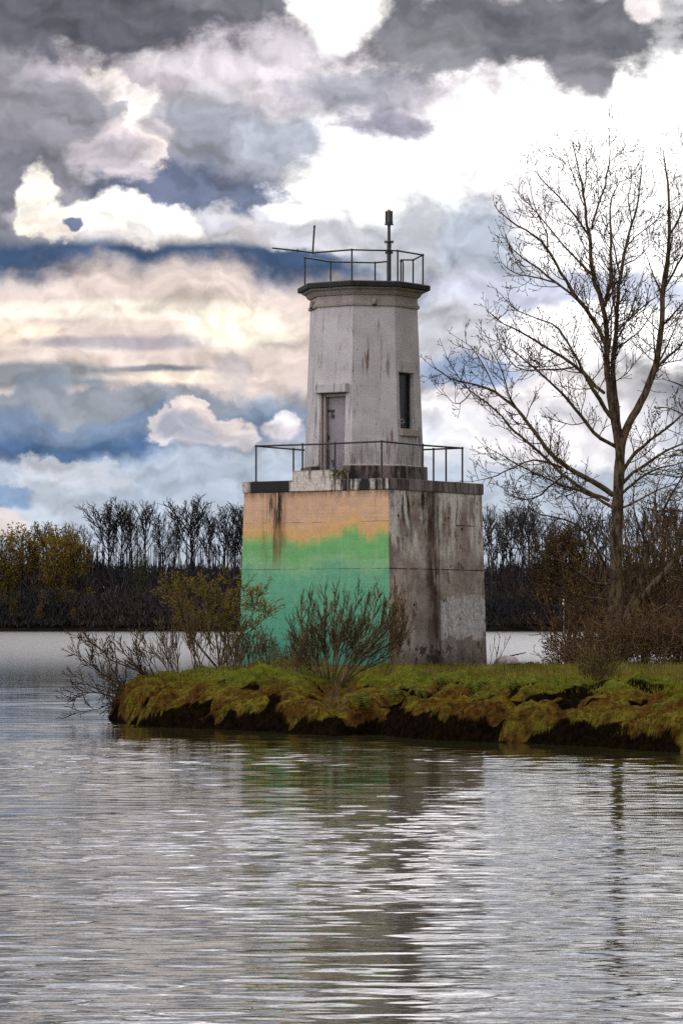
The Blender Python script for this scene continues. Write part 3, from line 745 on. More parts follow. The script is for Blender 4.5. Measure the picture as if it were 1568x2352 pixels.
# ---- window (on the side that faces right): local +x normal
def wb(mbo, s0, s1, a0, a1, z0, z1): mbo.box((a0, s0, zl(z0)), (a1, s1, zl(z1)))
w = MB(); wb(w, -0.495, 0.275, 1.375, 1.39, 7.94, 9.55); win = w.build('window', M_GLASS, LH)
w = MB()
for s0, s1, z0, z1 in ((-0.497, -0.44, 7.935, 9.555), (0.22, 0.277, 7.935, 9.555), (-0.438, 0.218, 9.50, 9.555), (-0.438, 0.218, 7.935, 7.99)): wb(w, s0, s1, 1.392, 1.43, z0, z1)
w.build('window_frame', M_ROOF, win, bevel=0.005)
w = MB(); wb(w, -0.56, 0.37, 1.50, 1.71, 7.72, 7.925); w.build('window_sill', M_TRIM, LH, bevel=0.015)
w = MB(); wb(w, -0.56, 0.36, 1.44, 1.566, 9.57, 9.90); w.build('window_head', M_WHITE, LH, bevel=0.01)
w = MB(); w.tube([(1.60, -0.60, zl(8.18)), (1.69, -0.62, zl(8.18)), (1.71, -0.52, zl(8.18)), (1.71, -0.46, zl(8.13)), (1.71, -0.52, zl(8.08)), (1.69, -0.62, zl(8.08)), (1.60, -0.60, zl(8.08))], 0.014, 6)
w.build('hook', M_TRIM, LH)
# ---- vent caps under the cornice
for k in (1, 7, 5):
    v_ = MB(); c0 = side_pt(k, 0.0, 1.60 * C8 + 0.055, 0)
    v_.lathe([(zl(11.50), 0.072), (zl(11.62), 0.075), (zl(11.665), 0.064), (zl(11.69), 0.035), (zl(11.70), 0.004)], (c0[0], c0[1]), 14)
    vc = v_.build('vent_cap', M_TRIM, LH, smooth=True)
    v_ = MB(); v_.lathe([(zl(11.455), 0.05), (zl(11.499), 0.066)], (c0[0], c0[1]), 12); v_.build('vent_pipe', M_IRON, vc)
# ---- deck railing
HR = 2.235; RT = zl(7.46); DK = zl(6.41); pr = 0.027
rail = empty('railing', (0, 0, 0)); rail.parent = LH
corners = [(-2.26, -HR), (2.095, -HR), (2.095, 2.075), (-2.26, 2.075)]
def lerp2(a, b, t): return (a[0] + (b[0] - a[0]) * t, a[1] + (b[1] - a[1]) * t)
LC, FC, RC, BC = corners
posts = [LC, lerp2(LC, FC, .376), lerp2(LC, FC, .635), FC, lerp2(FC, RC, .5), RC, lerp2(RC, BC, .13), lerp2(RC, BC, .23), lerp2(RC, BC, .6), BC, lerp2(LC, BC, .44)]
for p in posts:
    q = MB(); q.tube([(p[0], p[1], DK), (p[0], p[1], RT)], pr, 10); q.lathe([(DK, 0.06), (DK + 0.03, 0.06)], p, 10); q.ball((p[0], p[1], RT), 0.042, 8)
    q.build('post', M_IRON, rail)
q = MB()
for a, b_ in zip(corners, corners[1:] + corners[:1]): q.tube([(a[0], a[1], RT), ((a[0] + b_[0]) / 2, (a[1] + b_[1]) / 2, RT - 0.012), (b_[0], b_[1], RT)], pr, 10)
q.build('top_rail', M_IRON, rail)
# ---- roof railing, bent on one side
UR = 1.757; UT = zl(13.05); UB = zl(12.15)
rr = empty('roof_railing', (0, 0, 0)); rr.parent = LH
def ov(k, r=UR): a = A8 + k * math.pi / 4; return (r * math.cos(a), r * math.sin(a))
# vertex 0: front (-10.5 deg), 1: 34.5, 2: 79.5, 3: 124.5, 4: 169.5, 5: -145.5, 6: -100.5, 7: -55.5 (broken off)
def upost(p):
    q = MB(); q.tube([(p[0], p[1], UB), (p[0], p[1], UT)], 0.026, 10); q.lathe([(UB, 0.05), (UB + 0.03, 0.05)], p, 10); q.ball((p[0], p[1], UT), 0.040, 8); q.build('post', M_IRON, rr)
for k in (0, 1, 2, 3, 4, 5, 6): upost(ov(k))
g1 = lerp2(ov(4), ov(3), 0.33); g2 = lerp2(ov(4), ov(3), 0.68); upost(g1); upost(g2)
q = MB(); q.tube([(g2[0], g2[1], UT - 0.02), (g2[0] + 0.1, g2[1] - .05, UT - 0.02), (g2[0] + 0.14, g2[1] - .09, UT - 0.12), (g2[0] + 0.13, g2[1] - .08, UT - .5), (g2[0] + 0.14, g2[1] - .09, UB)], 0.024, 8); q.build('ladder_rail', M_RUST, rr)
q = MB()
for seg in ((0, 1, 2, 3), (4, 5, 6)):
    q = MB(); q.tube([(*ov(a), UT) for a in seg], 0.026, 10)
    if seg[0] == 0: q.build('top_rail', M_IRON, rr)
q.tube([(*ov(4), UT), (g1[0], g1[1], UT + 0.01)], 0.026, 8); q.build('top_rail', M_IRON, rr); q = MB(); q.tube([(g2[0], g2[1], UT + .03), (*ov(3), UT)], 0.026, 8); q.build('top_rail', M_IRON, rr); q = MB(); q.tube([(*ov(3), UT), (*ov(2), UT)], 0.026, 10)
q.build('top_rail', M_IRON, rr)
def to_local(w):
    d = Vector(w) - Vector((LX, LY, LG)); c, s = math.cos(-TH), math.sin(-TH); return (d.x * c - d.y * s, d.x * s + d.y * c, d.z)
J = to_local(P(718, 580.5, 95.2)); E2 = to_local(P(625.5, 569.5, 94.9)); M2 = to_local(P(683, 575.5, 95.05)); T2 = to_local(P(722, 519, 95.1))
q = MB(); q.tube([(*ov(0), UT), J, M2, E2], 0.026, 10); q.tube([J, T2], 0.027, 10); q.ball(J, 0.04); q.ball(M2, 0.042); q.lathe([(T2[2] - .05, 0.034), (T2[2] + .015, 0.034)], (T2[0], T2[1]), 8)
q.build('bent_rail', M_IRON, rr)
# ---- beacon mast
mp = to_local(P(893, 660, 95.15)); mx, my = mp[0], mp[1]
def zpy(py): return to_local(P(893, py, 95.15))[2]
mast = MB(); mast.lathe([(UB, 0.13), (UB + .03, 0.13), (UB + .032, 0.062), (zpy(556), 0.062), (zpy(555.5), 0.045), (zpy(517), 0.045)], (mx, my), 14)
ms = mast.build('beacon_mast', M_IRON, LH)
for zc, r_ in ((zpy(555.5), 0.135), (zpy(580), 0.115)):
    q = MB()
    q.lathe([(zc - .018, r_), (zc + .018, r_)], (mx, my), 10)
    q.build('flange', M_IRON, ms); q = MB()
    for a in range(4):
        q = MB(); q.lathe([(zc - .05, .016), (zc + .04, .016)], (mx + math.cos(a * 1.57 + .5) * (r_ - .03), my + math.sin(a * 1.57 + .5) * (r_ - .03)), 6); q.build('bolt', M_IRON, ms)
q = MB(); q.tube([(mx + .09, my - .05, zpy(568)), (mx + .09, my - .05, zpy(556))], 0.02, 6)
q.build('clamp_bolt', M_IRON, ms)
ln = MB(); zb, zt = zpy(514.5), zpy(487.5)
ln.lathe([(zb - .03, .128), (zb, .128)], (mx, my), 14); ln.lathe([(zb + .025, .118), (zb + .05, .118)], (mx, my), 14)
for a in range(6): ln.tube([(mx + .1 * math.cos(a * 1.047 + .3), my + .1 * math.sin(a * 1.047 + .3), zb), (mx + .1 * math.cos(a * 1.047 + .3), my + .1 * math.sin(a * 1.047 + .3), zt)], .011, 5)
lnt = ln.build('lantern', M_IRON, ms)
q = MB(); q.lathe([(zt, .112), (zt + .025, .112), (zt + .04, .05), (zt + .07, .045), (zt + .075, .02)], (mx, my), 14); q.build('lantern_cap', M_BRASS, ms)
q = MB(); q.lathe([(zb + .05, .088), (zt, .088)], (mx, my), 14); q.build('lantern_lens', M_LENS, ms, smooth=False)
# small debris on the roof edge
q = MB(); zz = zl(12.17); e = ov(6, 1.85); q.ball((e[0] + .35, e[1] + .05, zz), .04, 6); q.build('gravel_lump', M_ROOF, LH)
# ================================================================== vegetation builders
class Tubes:
    """many tapered polylines -> one mesh, grouped by (points, sides) so numpy can do the work"""
    def __init__(s): s.d = {}; s.extra_v = []; s.extra_f = []
    def add(s, pts, rad, sides=3): s.d.setdefault((len(pts), sides), []).append((pts, rad))
    def arrays(s):
        V = []; Fq = []; base = 0
        for (n, k), L in s.d.items():
            Pn = np.array([[(q[0], q[1], q[2]) for q in p] for p, _ in L], dtype=np.float64); Rn = np.array([r for _, r in L])
            T = np.gradient(Pn, axis=1); T /= np.linalg.norm(T, axis=2, keepdims=True) + 1e-9
            mean = Pn[:, -1] - Pn[:, 0]; mean /= np.linalg.norm(mean, axis=1, keepdims=True) + 1e-9
            ref = np.where(np.abs(mean[:, 2:3]) < 0.8, np.array([[0, 0, 1.0]]), np.array([[1.0, 0.2, 0]]))[:, None, :]
            u = np.cross(T, ref); u /= np.linalg.norm(u, axis=2, keepdims=True) + 1e-9; w = np.cross(T, u)
            a = np.arange(k) * 2 * np.pi / k
            ring = Pn[:, :, None, :] + (u[:, :, None, :] * np.cos(a)[None, None, :, None] + w[:, :, None, :] * np.sin(a)[None, None, :, None]) * Rn[:, :, None, None]
            M = len(L); V.append(ring.reshape(-1, 3))
            i = (np.arange(M)[:, None, None] * n + np.arange(n - 1)[None, :, None]) * k; j = np.arange(k)[None, None, :]; j1 = (j + 1) % k
            q = np.stack([i + j, i + j1, i + k + j1, i + k + j], -1).reshape(-1, 4) + base
            Fq.append(q); base += M * n * k
        return np.concatenate(V), np.concatenate(Fq)
    def build(s, name, mat, parent=None, smooth=True):
        v, f = s.arrays(); return link_mesh(name, v, f, mat, parent, smooth)
def rot_about(v, axis, a): return Matrix.Rotation(a, 3, axis) @ v
def perp(v, rng):
    r = Vector((rng.uniform(-1, 1), rng.uniform(-1, 1), rng.uniform(-1, 1))); p = v.cross(r)
    return p.normalized() if p.length > 1e-4 else Vector((1, 0, 0))
def grow(T, rng, p, d, L, r, lvl, o, leaves=None):
    """o: dict(seg, wander, up, kids[lvl], ang, ratio, rmin, sides)"""
    n = o['seg'][lvl]; pts = [p.copy()]; rad = [r]; d = d.normalized(); step = L / (n - 1)
    tip = max(o['rmin'], r * o.get('tip', 0.35))
    dirs = [d]
    for i in range(1, n):
        w = Vector((rng.gauss(0, 1), rng.gauss(0, 1), rng.gauss(0, 1))) * o['wander']
        d = (d + w + Vector((0, 0, o['up'][lvl]))).normalized()
        pts.append(pts[-1] + d * step); rad.append(r + (tip - r) * i / (n - 1)); dirs.append(d)
    T.add(pts, rad, o['sides'][lvl])
    if lvl + 1 < len(o['seg']):
        nk = max(1, int(round(L * o['dens'][lvl] * rng.uniform(0.8, 1.2))))
        for k in range(nk):
            t = o.get('start', 0.15) + (1 - o.get('start', 0.15)) * (k + rng.random()) / nk
            x = t * (n - 1); i = min(int(x), n - 2); fx = x - i
            q = pts[i].lerp(pts[i + 1], fx); dd = dirs[i + 1]
            a = R(rng.uniform(*o['ang'])); nd = rot_about(dd, perp(dd, rng), a)
            if 'flat' in o: nd.y *= o['flat']
            cl = L * o['ratio'] * (1.15 - 0.75 * t) * rng.uniform(0.6, 1.25)
            cl = max(cl, o['lmin'][lvl]); cr = max(o['rmin'], (r + (tip - r) * t) * 0.6)
            grow(T, rng, q, nd, cl, cr, lvl + 1, o, leaves)
    if leaves is not None and lvl >= o.get('leaf_lvl', 2):
        for i in range(1, n):
            for _ in range(o.get('leaf_n', 1)):
                if rng.random() < o.get('leaf_p', 1.0): leaves.append((pts[i], dirs[i]))
    return pts, dirs
def leaf_mesh(name, leaves, size, mat, parent, rng, spread=0.05):
    n = len(leaves)
    if n == 0: return None
    g = np.random.default_rng(rng.randrange(1 << 30))
    P0 = np.array([tuple(l[0]) for l in leaves]) + g.normal(0, spread, (n, 3)); D = np.array([tuple(l[1]) for l in leaves])
    d = D + g.normal(0, 0.7, (n, 3)); d /= np.linalg.norm(d, axis=1, keepdims=True)
    w = np.cross(d, g.normal(0, 1, (n, 3))); w /= np.linalg.norm(w, axis=1, keepdims=True) + 1e-9
    s = size * g.uniform(0.6, 1.3, (n, 1))
    v = np.stack([P0, P0 + d * s * 0.5 + w * s * 0.28, P0 + d * s, P0 + d * s * 0.5 - w * s * 0.28], 1).reshape(-1, 3)
    return tag(link_mesh(name, v, np.arange(n * 4).reshape(n, 4), mat, parent), kind='stuff')
def mat_bark(name, c1, c2, sc=8.0, st=(1, 1, 0.35), island=0.0):
    m, n, b = new_mat(name); co = objco(n); a = n.noise(n.madd(co, st), sc, 5.0, 0.65)
    c = n.mix(a.ss(0.35, 0.65), c1, c2)
    if island:
        g = n.new('ShaderNodeNewGeometry'); rr_ = X(n.nt, g.outputs['Random Per Island']); c = n.scale_col(c, rr_ * island + (1.0 - island * 0.5))
    setc(n, b, c); b.inputs['Roughness'].default_value = 0.9; b.inputs['Specular IOR Level'].default_value = 0.2; return m
def mat_leaf(name, cols, trans=0.0):
    m, n, b = new_mat(name); g = n.new('ShaderNodeNewGeometry'); rr_ = X(n.nt, g.outputs['Random Per Island'])
    k = len(cols) - 1; c = n.ramp(rr_, [(i / k, q) for i, q in enumerate(cols)])
    setc(n, b, c); b.inputs['Roughness'].default_value = 0.8; b.inputs['Specular IOR Level'].default_value = 0.03
    if trans:
        t = n.new('ShaderNodeBsdfTranslucent'); n.link(c, t.inputs[0]); mx_ = n.new('ShaderNodeMixShader'); mx_.inputs[0].default_value = trans
        n.link(b.outputs[0], mx_.inputs[1]); n.link(t.outputs[0], mx_.inputs[2])
        o = [q for q in n.nt.nodes if q.type == 'OUTPUT_MATERIAL'][0]; n.link(mx_.outputs[0], o.inputs[0])
    return m
M_BARK = mat_bark('cottonwood_bark', (0.018, 0.012, 0.007, 1), (0.15, 0.105, 0.060, 1), 9.0)
M_TWIG = mat_bark('dark_twig_bark', (0.020, 0.012, 0.006, 1), (0.095, 0.056, 0.024, 1), 4.0)
M_BUSH = mat_bark('brown_stem_bark', (0.045, 0.032, 0.014, 1), (0.15, 0.105, 0.046, 1), 6.0, island=0.8)
M_RED = mat_bark('reddish_cane_bark', (0.060, 0.034, 0.016, 1), (0.190, 0.115, 0.058, 1), 5.0, island=0.9)
M_FARW = mat_bark('far_dark_bark', (0.010, 0.009, 0.009, 1), (0.028, 0.024, 0.022, 1), 0.3)
M_FARG = mat_bark('far_grey_bark', (0.035, 0.031, 0.030, 1), (0.075, 0.066, 0.060, 1), 0.4, island=0.7)
M_YEL = mat_leaf('young_yellow_leaf', [(0.10, 0.06, 0.004, 1), (0.22, 0.15, 0.008, 1), (0.13, 0.14, 0.01, 1), (0.26, 0.15, 0.01, 1)], 0.45)
M_GRNL = mat_leaf('evergreen_leaf', [(0.012, 0.022, 0.006, 1), (0.03, 0.05, 0.01, 1), (0.06, 0.07, 0.012, 1)], 0.2)

# ================================================================== cottonwood on the right
def cx3(x, y): return (949 + 0.3947 * x, 287.6 + 0.3948 * y)
def cx4(x, y): return (1035.4 + 0.3397 * x, 977.8 + 0.3397 * y)
TY = 99.5
def poly3(pts, y0, y1, wob, rng):
    out = []; n = len(pts)
    for i, (a, b) in enumerate(pts):
        t = i / (n - 1); out.append(P(a, b, TY + y0 + (y1 - y0) * t + math.sin(t * 5 + wob) * 0.15))
    return out
def resample(pts, step):
    out = [pts[0]]
    for a, b in zip(pts[:-1], pts[1:]):
        k = max(1, int(round((b - a).length / step)))
        for i in range(1, k + 1): out.append(a.lerp(b, i / k))
    return out
def smooth_pl(pts):
    q = pts[:]
    for _ in range(2):
        q = [q[0]] + [q[i] * 0.5 + (q[i - 1] + q[i + 1]) * 0.25 for i in range(1, len(q) - 1)] + [q[-1]]
    return q
# buds: small spindles
class Buds:
    def __init__(s): s.p = []; s.d = []
    def add(s, p, d): s.p.append(tuple(p)); s.d.append(tuple(d))
    def build(s, name, mat, parent, L=0.095, r=0.017):
        P0 = np.array(s.p); D = np.array(s.d); D /= np.linalg.norm(D, axis=1, keepdims=True)
        g = np.random.default_rng(3); u = np.cross(D, g.normal(0, 1, D.shape)); u /= np.linalg.norm(u, axis=1, keepdims=True); w = np.cross(D, u)
        Ls = L * g.uniform(0.6, 1.4, (len(D), 1)); v = [P0]
        for k in range(3): a = k * 2.0944; v.append(P0 + D * Ls * 0.4 + (u * math.cos(a) + w * math.sin(a)) * r)
        v.append(P0 + D * Ls); v = np.stack(v, 1).reshape(-1, 3); b = (np.arange(len(D)) * 5)[:, None]
        f = np.concatenate([b + np.array([[0, 2, 1]]), b + np.array([[0, 3, 2]]), b + np.array([[0, 1, 3]]), b + np.array([[4, 1, 2]]), b + np.array([[4, 2, 3]]), b + np.array([[4, 3, 1]])])
        return tag(link_mesh(name, v, f, mat, parent), kind='stuff')
def limb_twigs(T, B, rng, pl, r0, r1, dens=2.6, L0=1.5, start=0.25, tipL=None, up=0.16, lv2=5.2):
    """twigs along a limb: j-curved, ending in buds"""
    cum = [0.0]
    for a, b in zip(pl[:-1], pl[1:]): cum.append(cum[-1] + (b - a).length)
    tot = cum[-1]; nk = int((1 - start) * tot * dens)
    for k in range(nk):
        t = start + (1 - start) * (k + rng.random()) / nk; s = t * tot
        i = max(0, min(len(pl) - 2, next((j for j in range(len(cum) - 1) if cum[j + 1] >= s), len(pl) - 2)))
        f = (s - cum[i]) / max(1e-6, cum[i + 1] - cum[i]); q = pl[i].lerp(pl[i + 1], f); d = (pl[i + 1] - pl[i]).normalized()
        L = L0 * (1.15 - 0.75 * t) * rng.uniform(0.35, 1.25)
        nd = rot_about(d, perp(d, rng), R(rng.uniform(35, 70))) + Vector((0, 0, -0.15))
        twig(T, B, rng, q, nd.normalized(), L, max(0.0115, min(0.020, (r0 + (r1 - r0) * t) * 0.45)), 0, up, lv2)
def twig(T, B, rng, p, d, L, r, lvl, up, lv2):
    n = 6 if lvl == 0 else 4 if lvl == 1 else 3
    pts = [p.copy()]; rad = [r]; dirs = [d]; st = L / (n - 1); tip = max(0.0068, r * 0.4)
    for i in range(1, n):
        d = (d + Vector((rng.gauss(0, .13), rng.gauss(0, .13), rng.gauss(0, .10))) + Vector((0, 0, up * (0.4 + 1.3 * i / n)))).normalized()
        pts.append(pts[-1] + d * st); rad.append(r + (tip - r) * i / (n - 1)); dirs.append(d)
    T.add(pts, rad, 3); B.add(pts[-1], dirs[-1])
    if lvl < 2:
        nk = max(1, int(L * lv2 * rng.uniform(.7, 1.2))) if lvl == 0 else (1 if rng.random() < 0.75 else 2)
        for k in range(nk):
            t = 0.2 + 0.75 * (k + rng.random()) / nk; x = t * (n - 1); i = min(int(x), n - 2); q = pts[i].lerp(pts[i + 1], x - i)
            nd = rot_about(dirs[i + 1], perp(dirs[i + 1], rng), R(rng.uniform(30, 60)))
            twig(T, B, rng, q, nd, max(0.10, L * rng.uniform(0.18, 0.5)) if lvl == 0 else rng.uniform(0.06, 0.2), max(0.0078, r * 0.62), lvl + 1, up, lv2)
def build_cottonwood():
    rng = random.Random(21)
    base = P(1415, 1508, TY); bx, by = base.x, base.y; bz = gz(bx, by)
    root = empty('cottonwood_tree', (bx, by, bz)); off = Vector((bx, by, bz))
    tag(root, 'tall bare cottonwood tree with upturned budding twigs right of the lighthouse', 'tree')
    loc = lambda pl: [q - off for q in pl]
    limbs = []   # (points px, y0, y1, r0, r1)
    trunk = [(1414, 1520), (1413, 1450), (1413, 1400), (1414, 1340), (1414, 1280), (1415, 1220), (1417, 1160), (1420, 1100), (1423, 1050), (1424, 1010)]
    A = [(1421, 1040)] + [cx3(*q) for q in ((1170, 1740), (1150, 1650), (1132, 1500), (1122, 1400), (1125, 1330), (1122, 1180), (1110, 1050), (1068, 970), (1040, 870), (1030, 760), (1028, 630), (1002, 540), (990, 400), (962, 280), (930, 120))]
    B_ = [(1424, 1020)] + [cx3(*q) for q in ((1182, 1650), (1162, 1500), (1160, 1400), (1168, 1270), (1182, 1150), (1185, 1000), (1200, 870), (1240, 700), (1270, 560), (1310, 440), (1325, 200))]
    C_ = [(1424, 1035)] + [cx3(*q) for q in ((1222, 1780), (1270, 1700), (1320, 1620), (1370, 1500), (1410, 1400), (1430, 1280), (1445, 1150), (1450, 1000), (1455, 880), (1480, 780), (1490, 650), (1487, 500), (1480, 330), (1455, 150))]
    spec = [
     (A, 0, -.4, .110, .010), (B_, 0, .5, .090, .010), (C_, 0, .3, .130, .012),
     ([cx3(*q) for q in ((1110, 1050), (1140, 980), (1150, 850), (1150, 700), (1143, 560), (1140, 420), (1200, 330))], -.2, .8, .06, .012),
     ([cx3(*q) for q in ((1030, 610), (1065, 500), (1100, 400), (1125, 290), (1147, 200), (1135, 45))], -.3, -.9, .035, .009),
     ([cx3(*q) for q in ((1135, 1320), (1100, 1260), (1080, 1190), (1045, 1120), (1000, 1060), (940, 1000), (860, 860), (800, 760), (780, 700), (700, 640), (560, 560), (500, 500))], 0, -1.6, .07, .010),
     ([cx3(*q) for q in ((780, 710), (790, 620), (740, 560), (690, 450), (680, 380))], -1.2, -1.5, .025, .008),
     ([cx3(*q) for q in ((960, 1020), (900, 960), (830, 920), (720, 830), (640, 770), (560, 720), (515, 640))], -.8, .2, .04, .009),
     ([cx3(*q) for q in ((840, 920), (740, 890), (660, 880), (570, 860), (505, 790))], -.6, -1.8, .028, .008),
     ([cx3(*q) for q in ((1040, 870), (960, 790), (880, 710), (830, 650), (760, 560), (690, 480), (610, 400))], -.2, 1.4, .035, .009),
     ([cx3(*q) for q in ((1028, 650), (960, 560), (900, 470), (800, 370), (740, 320), (698, 255))], -.3, -1.3, .035, .008),
     ([cx3(*q) for q in ((990, 470), (960, 380), (915, 260), (882, 140))], -.4, .3, .02, .008),
     ([cx3(*q) for q in ((992, 400), (1005, 300), (1008, 220), (1004, 130))], -.4, -.9, .02, .008),
     ([cx3(*q) for q in ((1150, 1700), (1080, 1600), (1040, 1530), (1000, 1450), (930, 1390), (860, 1340), (780, 1300), (700, 1250), (620, 1200), (520, 1160), (430, 1080))], 0, -2.4, .065, .009),
     ([cx3(*q) for q in ((1110, 1560), (1010, 1480), (960, 1370), (900, 1270), (850, 1180), (760, 1130), (680, 1110), (600, 1100), (510, 990))], 0, 2.2, .05, .009),
     ([cx3(*q) for q in ((930, 1410), (820, 1420), (720, 1420), (640, 1440), (560, 1380), (500, 1290), (480, 1200))], -.6, -1.5, .03, .008),
     ([cx3(*q) for q in ((1190, 1870), (1120, 1850), (1050, 1800), (1010, 1730), (900, 1600), (840, 1530), (780, 1480), (700, 1410), (600, 1330), (560, 1290), (480, 1260))], 0, -1.2, .06, .009),
     ([(1406, 1137), (1375, 1114), (1341, 1097), (1300, 1074), (1253, 1032)] + [cx3(*q) for q in ((700, 1770), (600, 1650), (480, 1550), (380, 1510), (300, 1495), (210, 1480), (115, 1412))], 0, -2.0, .085, .010),
     ([(1398, 1150), (1362, 1135), (1325, 1117), (1288, 1085), (1250, 1052), (1215, 1020), (1180, 990)] + [cx3(*q) for q in ((520, 1700), (440, 1620), (330, 1560), (240, 1440), (190, 1340))], 0, .8, .06, .009),
     ([cx3(*q) for q in ((480, 1550), (430, 1450), (400, 1370), (340, 1290), (300, 1260))], -1.2, -1.7, .022, .008),
     ([cx3(*q) for q in ((600, 1650), (540, 1540), (520, 1420), (460, 1330), (430, 1240))], -1.0, -2.6, .026, .008),
     ([cx3(*q) for q in ((330, 1560), (270, 1640), (190, 1600), (160, 1530))], .6, .2, .018, .007),
     ([(1290, 1076), (1250, 1055), (1200, 1060), (1160, 1085), (1120, 1100), (1085, 1105)], -.6, -1.8, .035, .008),
     ([(1300, 1085), (1260, 1120), (1225, 1150), (1190, 1150), (1150, 1120)], .4, 1.8, .03, .008),
     ([(1404, 1165), (1370, 1145), (1330, 1122), (1285, 1122), (1250, 1090), (1205, 1080), (1160, 1050), (1120, 1030)], 0, 2.4, .05, .009),
     ([(1404, 1330), (1385, 1290), (1365, 1250), (1340, 1215), (1300, 1190), (1265, 1190), (1225, 1175), (1180, 1165)], 0, -1.6, .045, .008),
     ([(1406, 1340), (1370, 1345), (1330, 1320), (1300, 1290), (1255, 1275), (1215, 1262), (1175, 1262)], 0, -2.6, .045, .008),
     ([(1406, 1290), (1375, 1270), (1350, 1240), (1330, 1180), (1300, 1140), (1280, 1120)], 0, 1.6, .03, .008),
     ([(1404, 1380), (1370, 1370), (1335, 1375), (1300, 1360), (1265, 1340), (1230, 1345)], 0, -1.0, .03, .008),
     ([(1424, 1100), (1440, 1060), (1475, 1020), (1510, 1000), (1560, 960), (1620, 900)], 0, 1.0, .06, .010),
     ([(1426, 1115), (1450, 1085), (1490, 1060), (1530, 1035), (1570, 1015), (1630, 1000)], 0, -1.5, .055, .010),
     ([(1422, 1140), (1450, 1110), (1500, 1078), (1545, 1068), (1600, 1050)], 0, 2.0, .045, .009),
     ([(1420, 1170), (1450, 1160), (1490, 1130), (1530, 1120), (1580, 1100)], 0, -.6, .04, .009),
     ([cx3(*q) for q in ((1410, 1420), (1450, 1370), (1500, 1330), (1568, 1265), (1640, 1180))], .2, 1.2, .05, .010),
     ([cx3(*q) for q in ((1450, 1160), (1500, 1100), (1568, 1040), (1640, 960))], .3, -.8, .035, .009),
     ([cx3(*q) for q in ((1455, 960), (1480, 900), (1530, 820), (1568, 770), (1600, 650), (1610, 400))], .3, .9, .04, .009),
     ([cx3(*q) for q in ((1487, 640), (1530, 590), (1570, 480), (1590, 300), (1560, 90))], .2, -.6, .035, .009),
     ([cx3(*q) for q in ((1182, 1200), (1230, 1150), (1300, 1080), (1380, 1020), (1430, 990))], .1, -1.2, .03, .009),
     ([cx3(*q) for q in ((1170, 1300), (1230, 1260), (1300, 1220), (1350, 1160), (1400, 1060))], .1, 1.6, .03, .009),
     ([cx3(*q) for q in ((1200, 870), (1180, 760), (1150, 640), (1100, 560), (1070, 470))], .2, 1.4, .025, .008),
     ([cx3(*q) for q in ((1240, 700), (1290, 640), (1350, 610), (1420, 570), (1470, 500))], .3, -.6, .02, .008),
     ([cx3(*q) for q in ((1270, 560), (1250, 480), (1240, 400), (1275, 330), (1265, 245))], .3, 1.0, .02, .008),
     ([cx3(*q) for q in ((1220, 810), (1280, 790), (1340, 740), (1390, 680))], .3, 1.4, .02, .008),
    ]
    trk = Tubes(); tp = smooth_pl(resample(loc([P(a, b, TY) for a, b in trunk]), 0.35)); tp[0] = Vector((0, 0, -0.3))
    n = len(tp); trk.add(tp, [0.245 - 0.10 * (i / (n - 1)) ** 0.7 + (0.10 * max(0, 1 - i / 3)) + 0.012 * math.sin(i * 2.1) for i in range(n)], 14)
    trk.build('trunk', M_BARK, root)
    LT = Tubes(); T = Tubes(); B = Buds()
    for i, (pts, y0, y1, r0, r1) in enumerate(spec):
        pl = loc(poly3(pts, y0, y1, i * 1.3, rng)); pl = smooth_pl(resample(pl, 0.32))
        pl = [q + Vector((rng.gauss(0, .012), rng.gauss(0, .02), rng.gauss(0, .012))) for q in pl]; m = len(pl); r0 = r0 * (1.02 if i >= 3 else 1.0)
        rr = [max(r1, r0 * (1 - (k / (m - 1))) ** 0.8 + r1 * (k / (m - 1)) + rng.gauss(0, r0 * .03)) for k in range(m)]
        if i < 3: lb = Tubes(); lb.add(pl, rr, 9); lb.build('limb', M_BARK, root)
        else: LT.add(pl, rr, 6)
        limb_twigs(T, B, rng, pl, r0, r1, dens=4.2 if i < 3 else 4.8, L0=1.55 if i < 3 else 1.25, start=0.2 if i < 3 else 0.12)
        twig(T, B, rng, pl[-1], (pl[-1] - pl[-2]).normalized(), 0.5, r1, 0, .08, 4.0)
    # limbs that lean towards and away from the viewer
    for k in range(16):
        src = spec[rng.choice((0, 1, 2))][0]; j = rng.randrange(3, len(src) - 4); s = P(*src[j], TY) - off
        d = Vector((rng.uniform(-.5, .5), rng.choice((-1, 1)) * rng.uniform(.6, 1), rng.uniform(.5, 1.0))).normalized(); L = rng.uniform(2.0, 3.6) * (1.1 - j / len(src))
        pl = [s]
        for q in range(8): d = (d + Vector((rng.gauss(0, .06), rng.gauss(0, .06), .10))).normalized(); pl.append(pl[-1] + d * L / 8)
        LT.add(pl, [.035 - .026 * q / 8 for q in range(9)], 5); limb_twigs(T, B, rng, pl, .035, .009, 3.0, 1.0, .15)
    LT.build('branches', M_BARK, root)
    T.build('twigs', M_TWIG, root); B.build('buds', M_TWIG, root)
build_cottonwood()

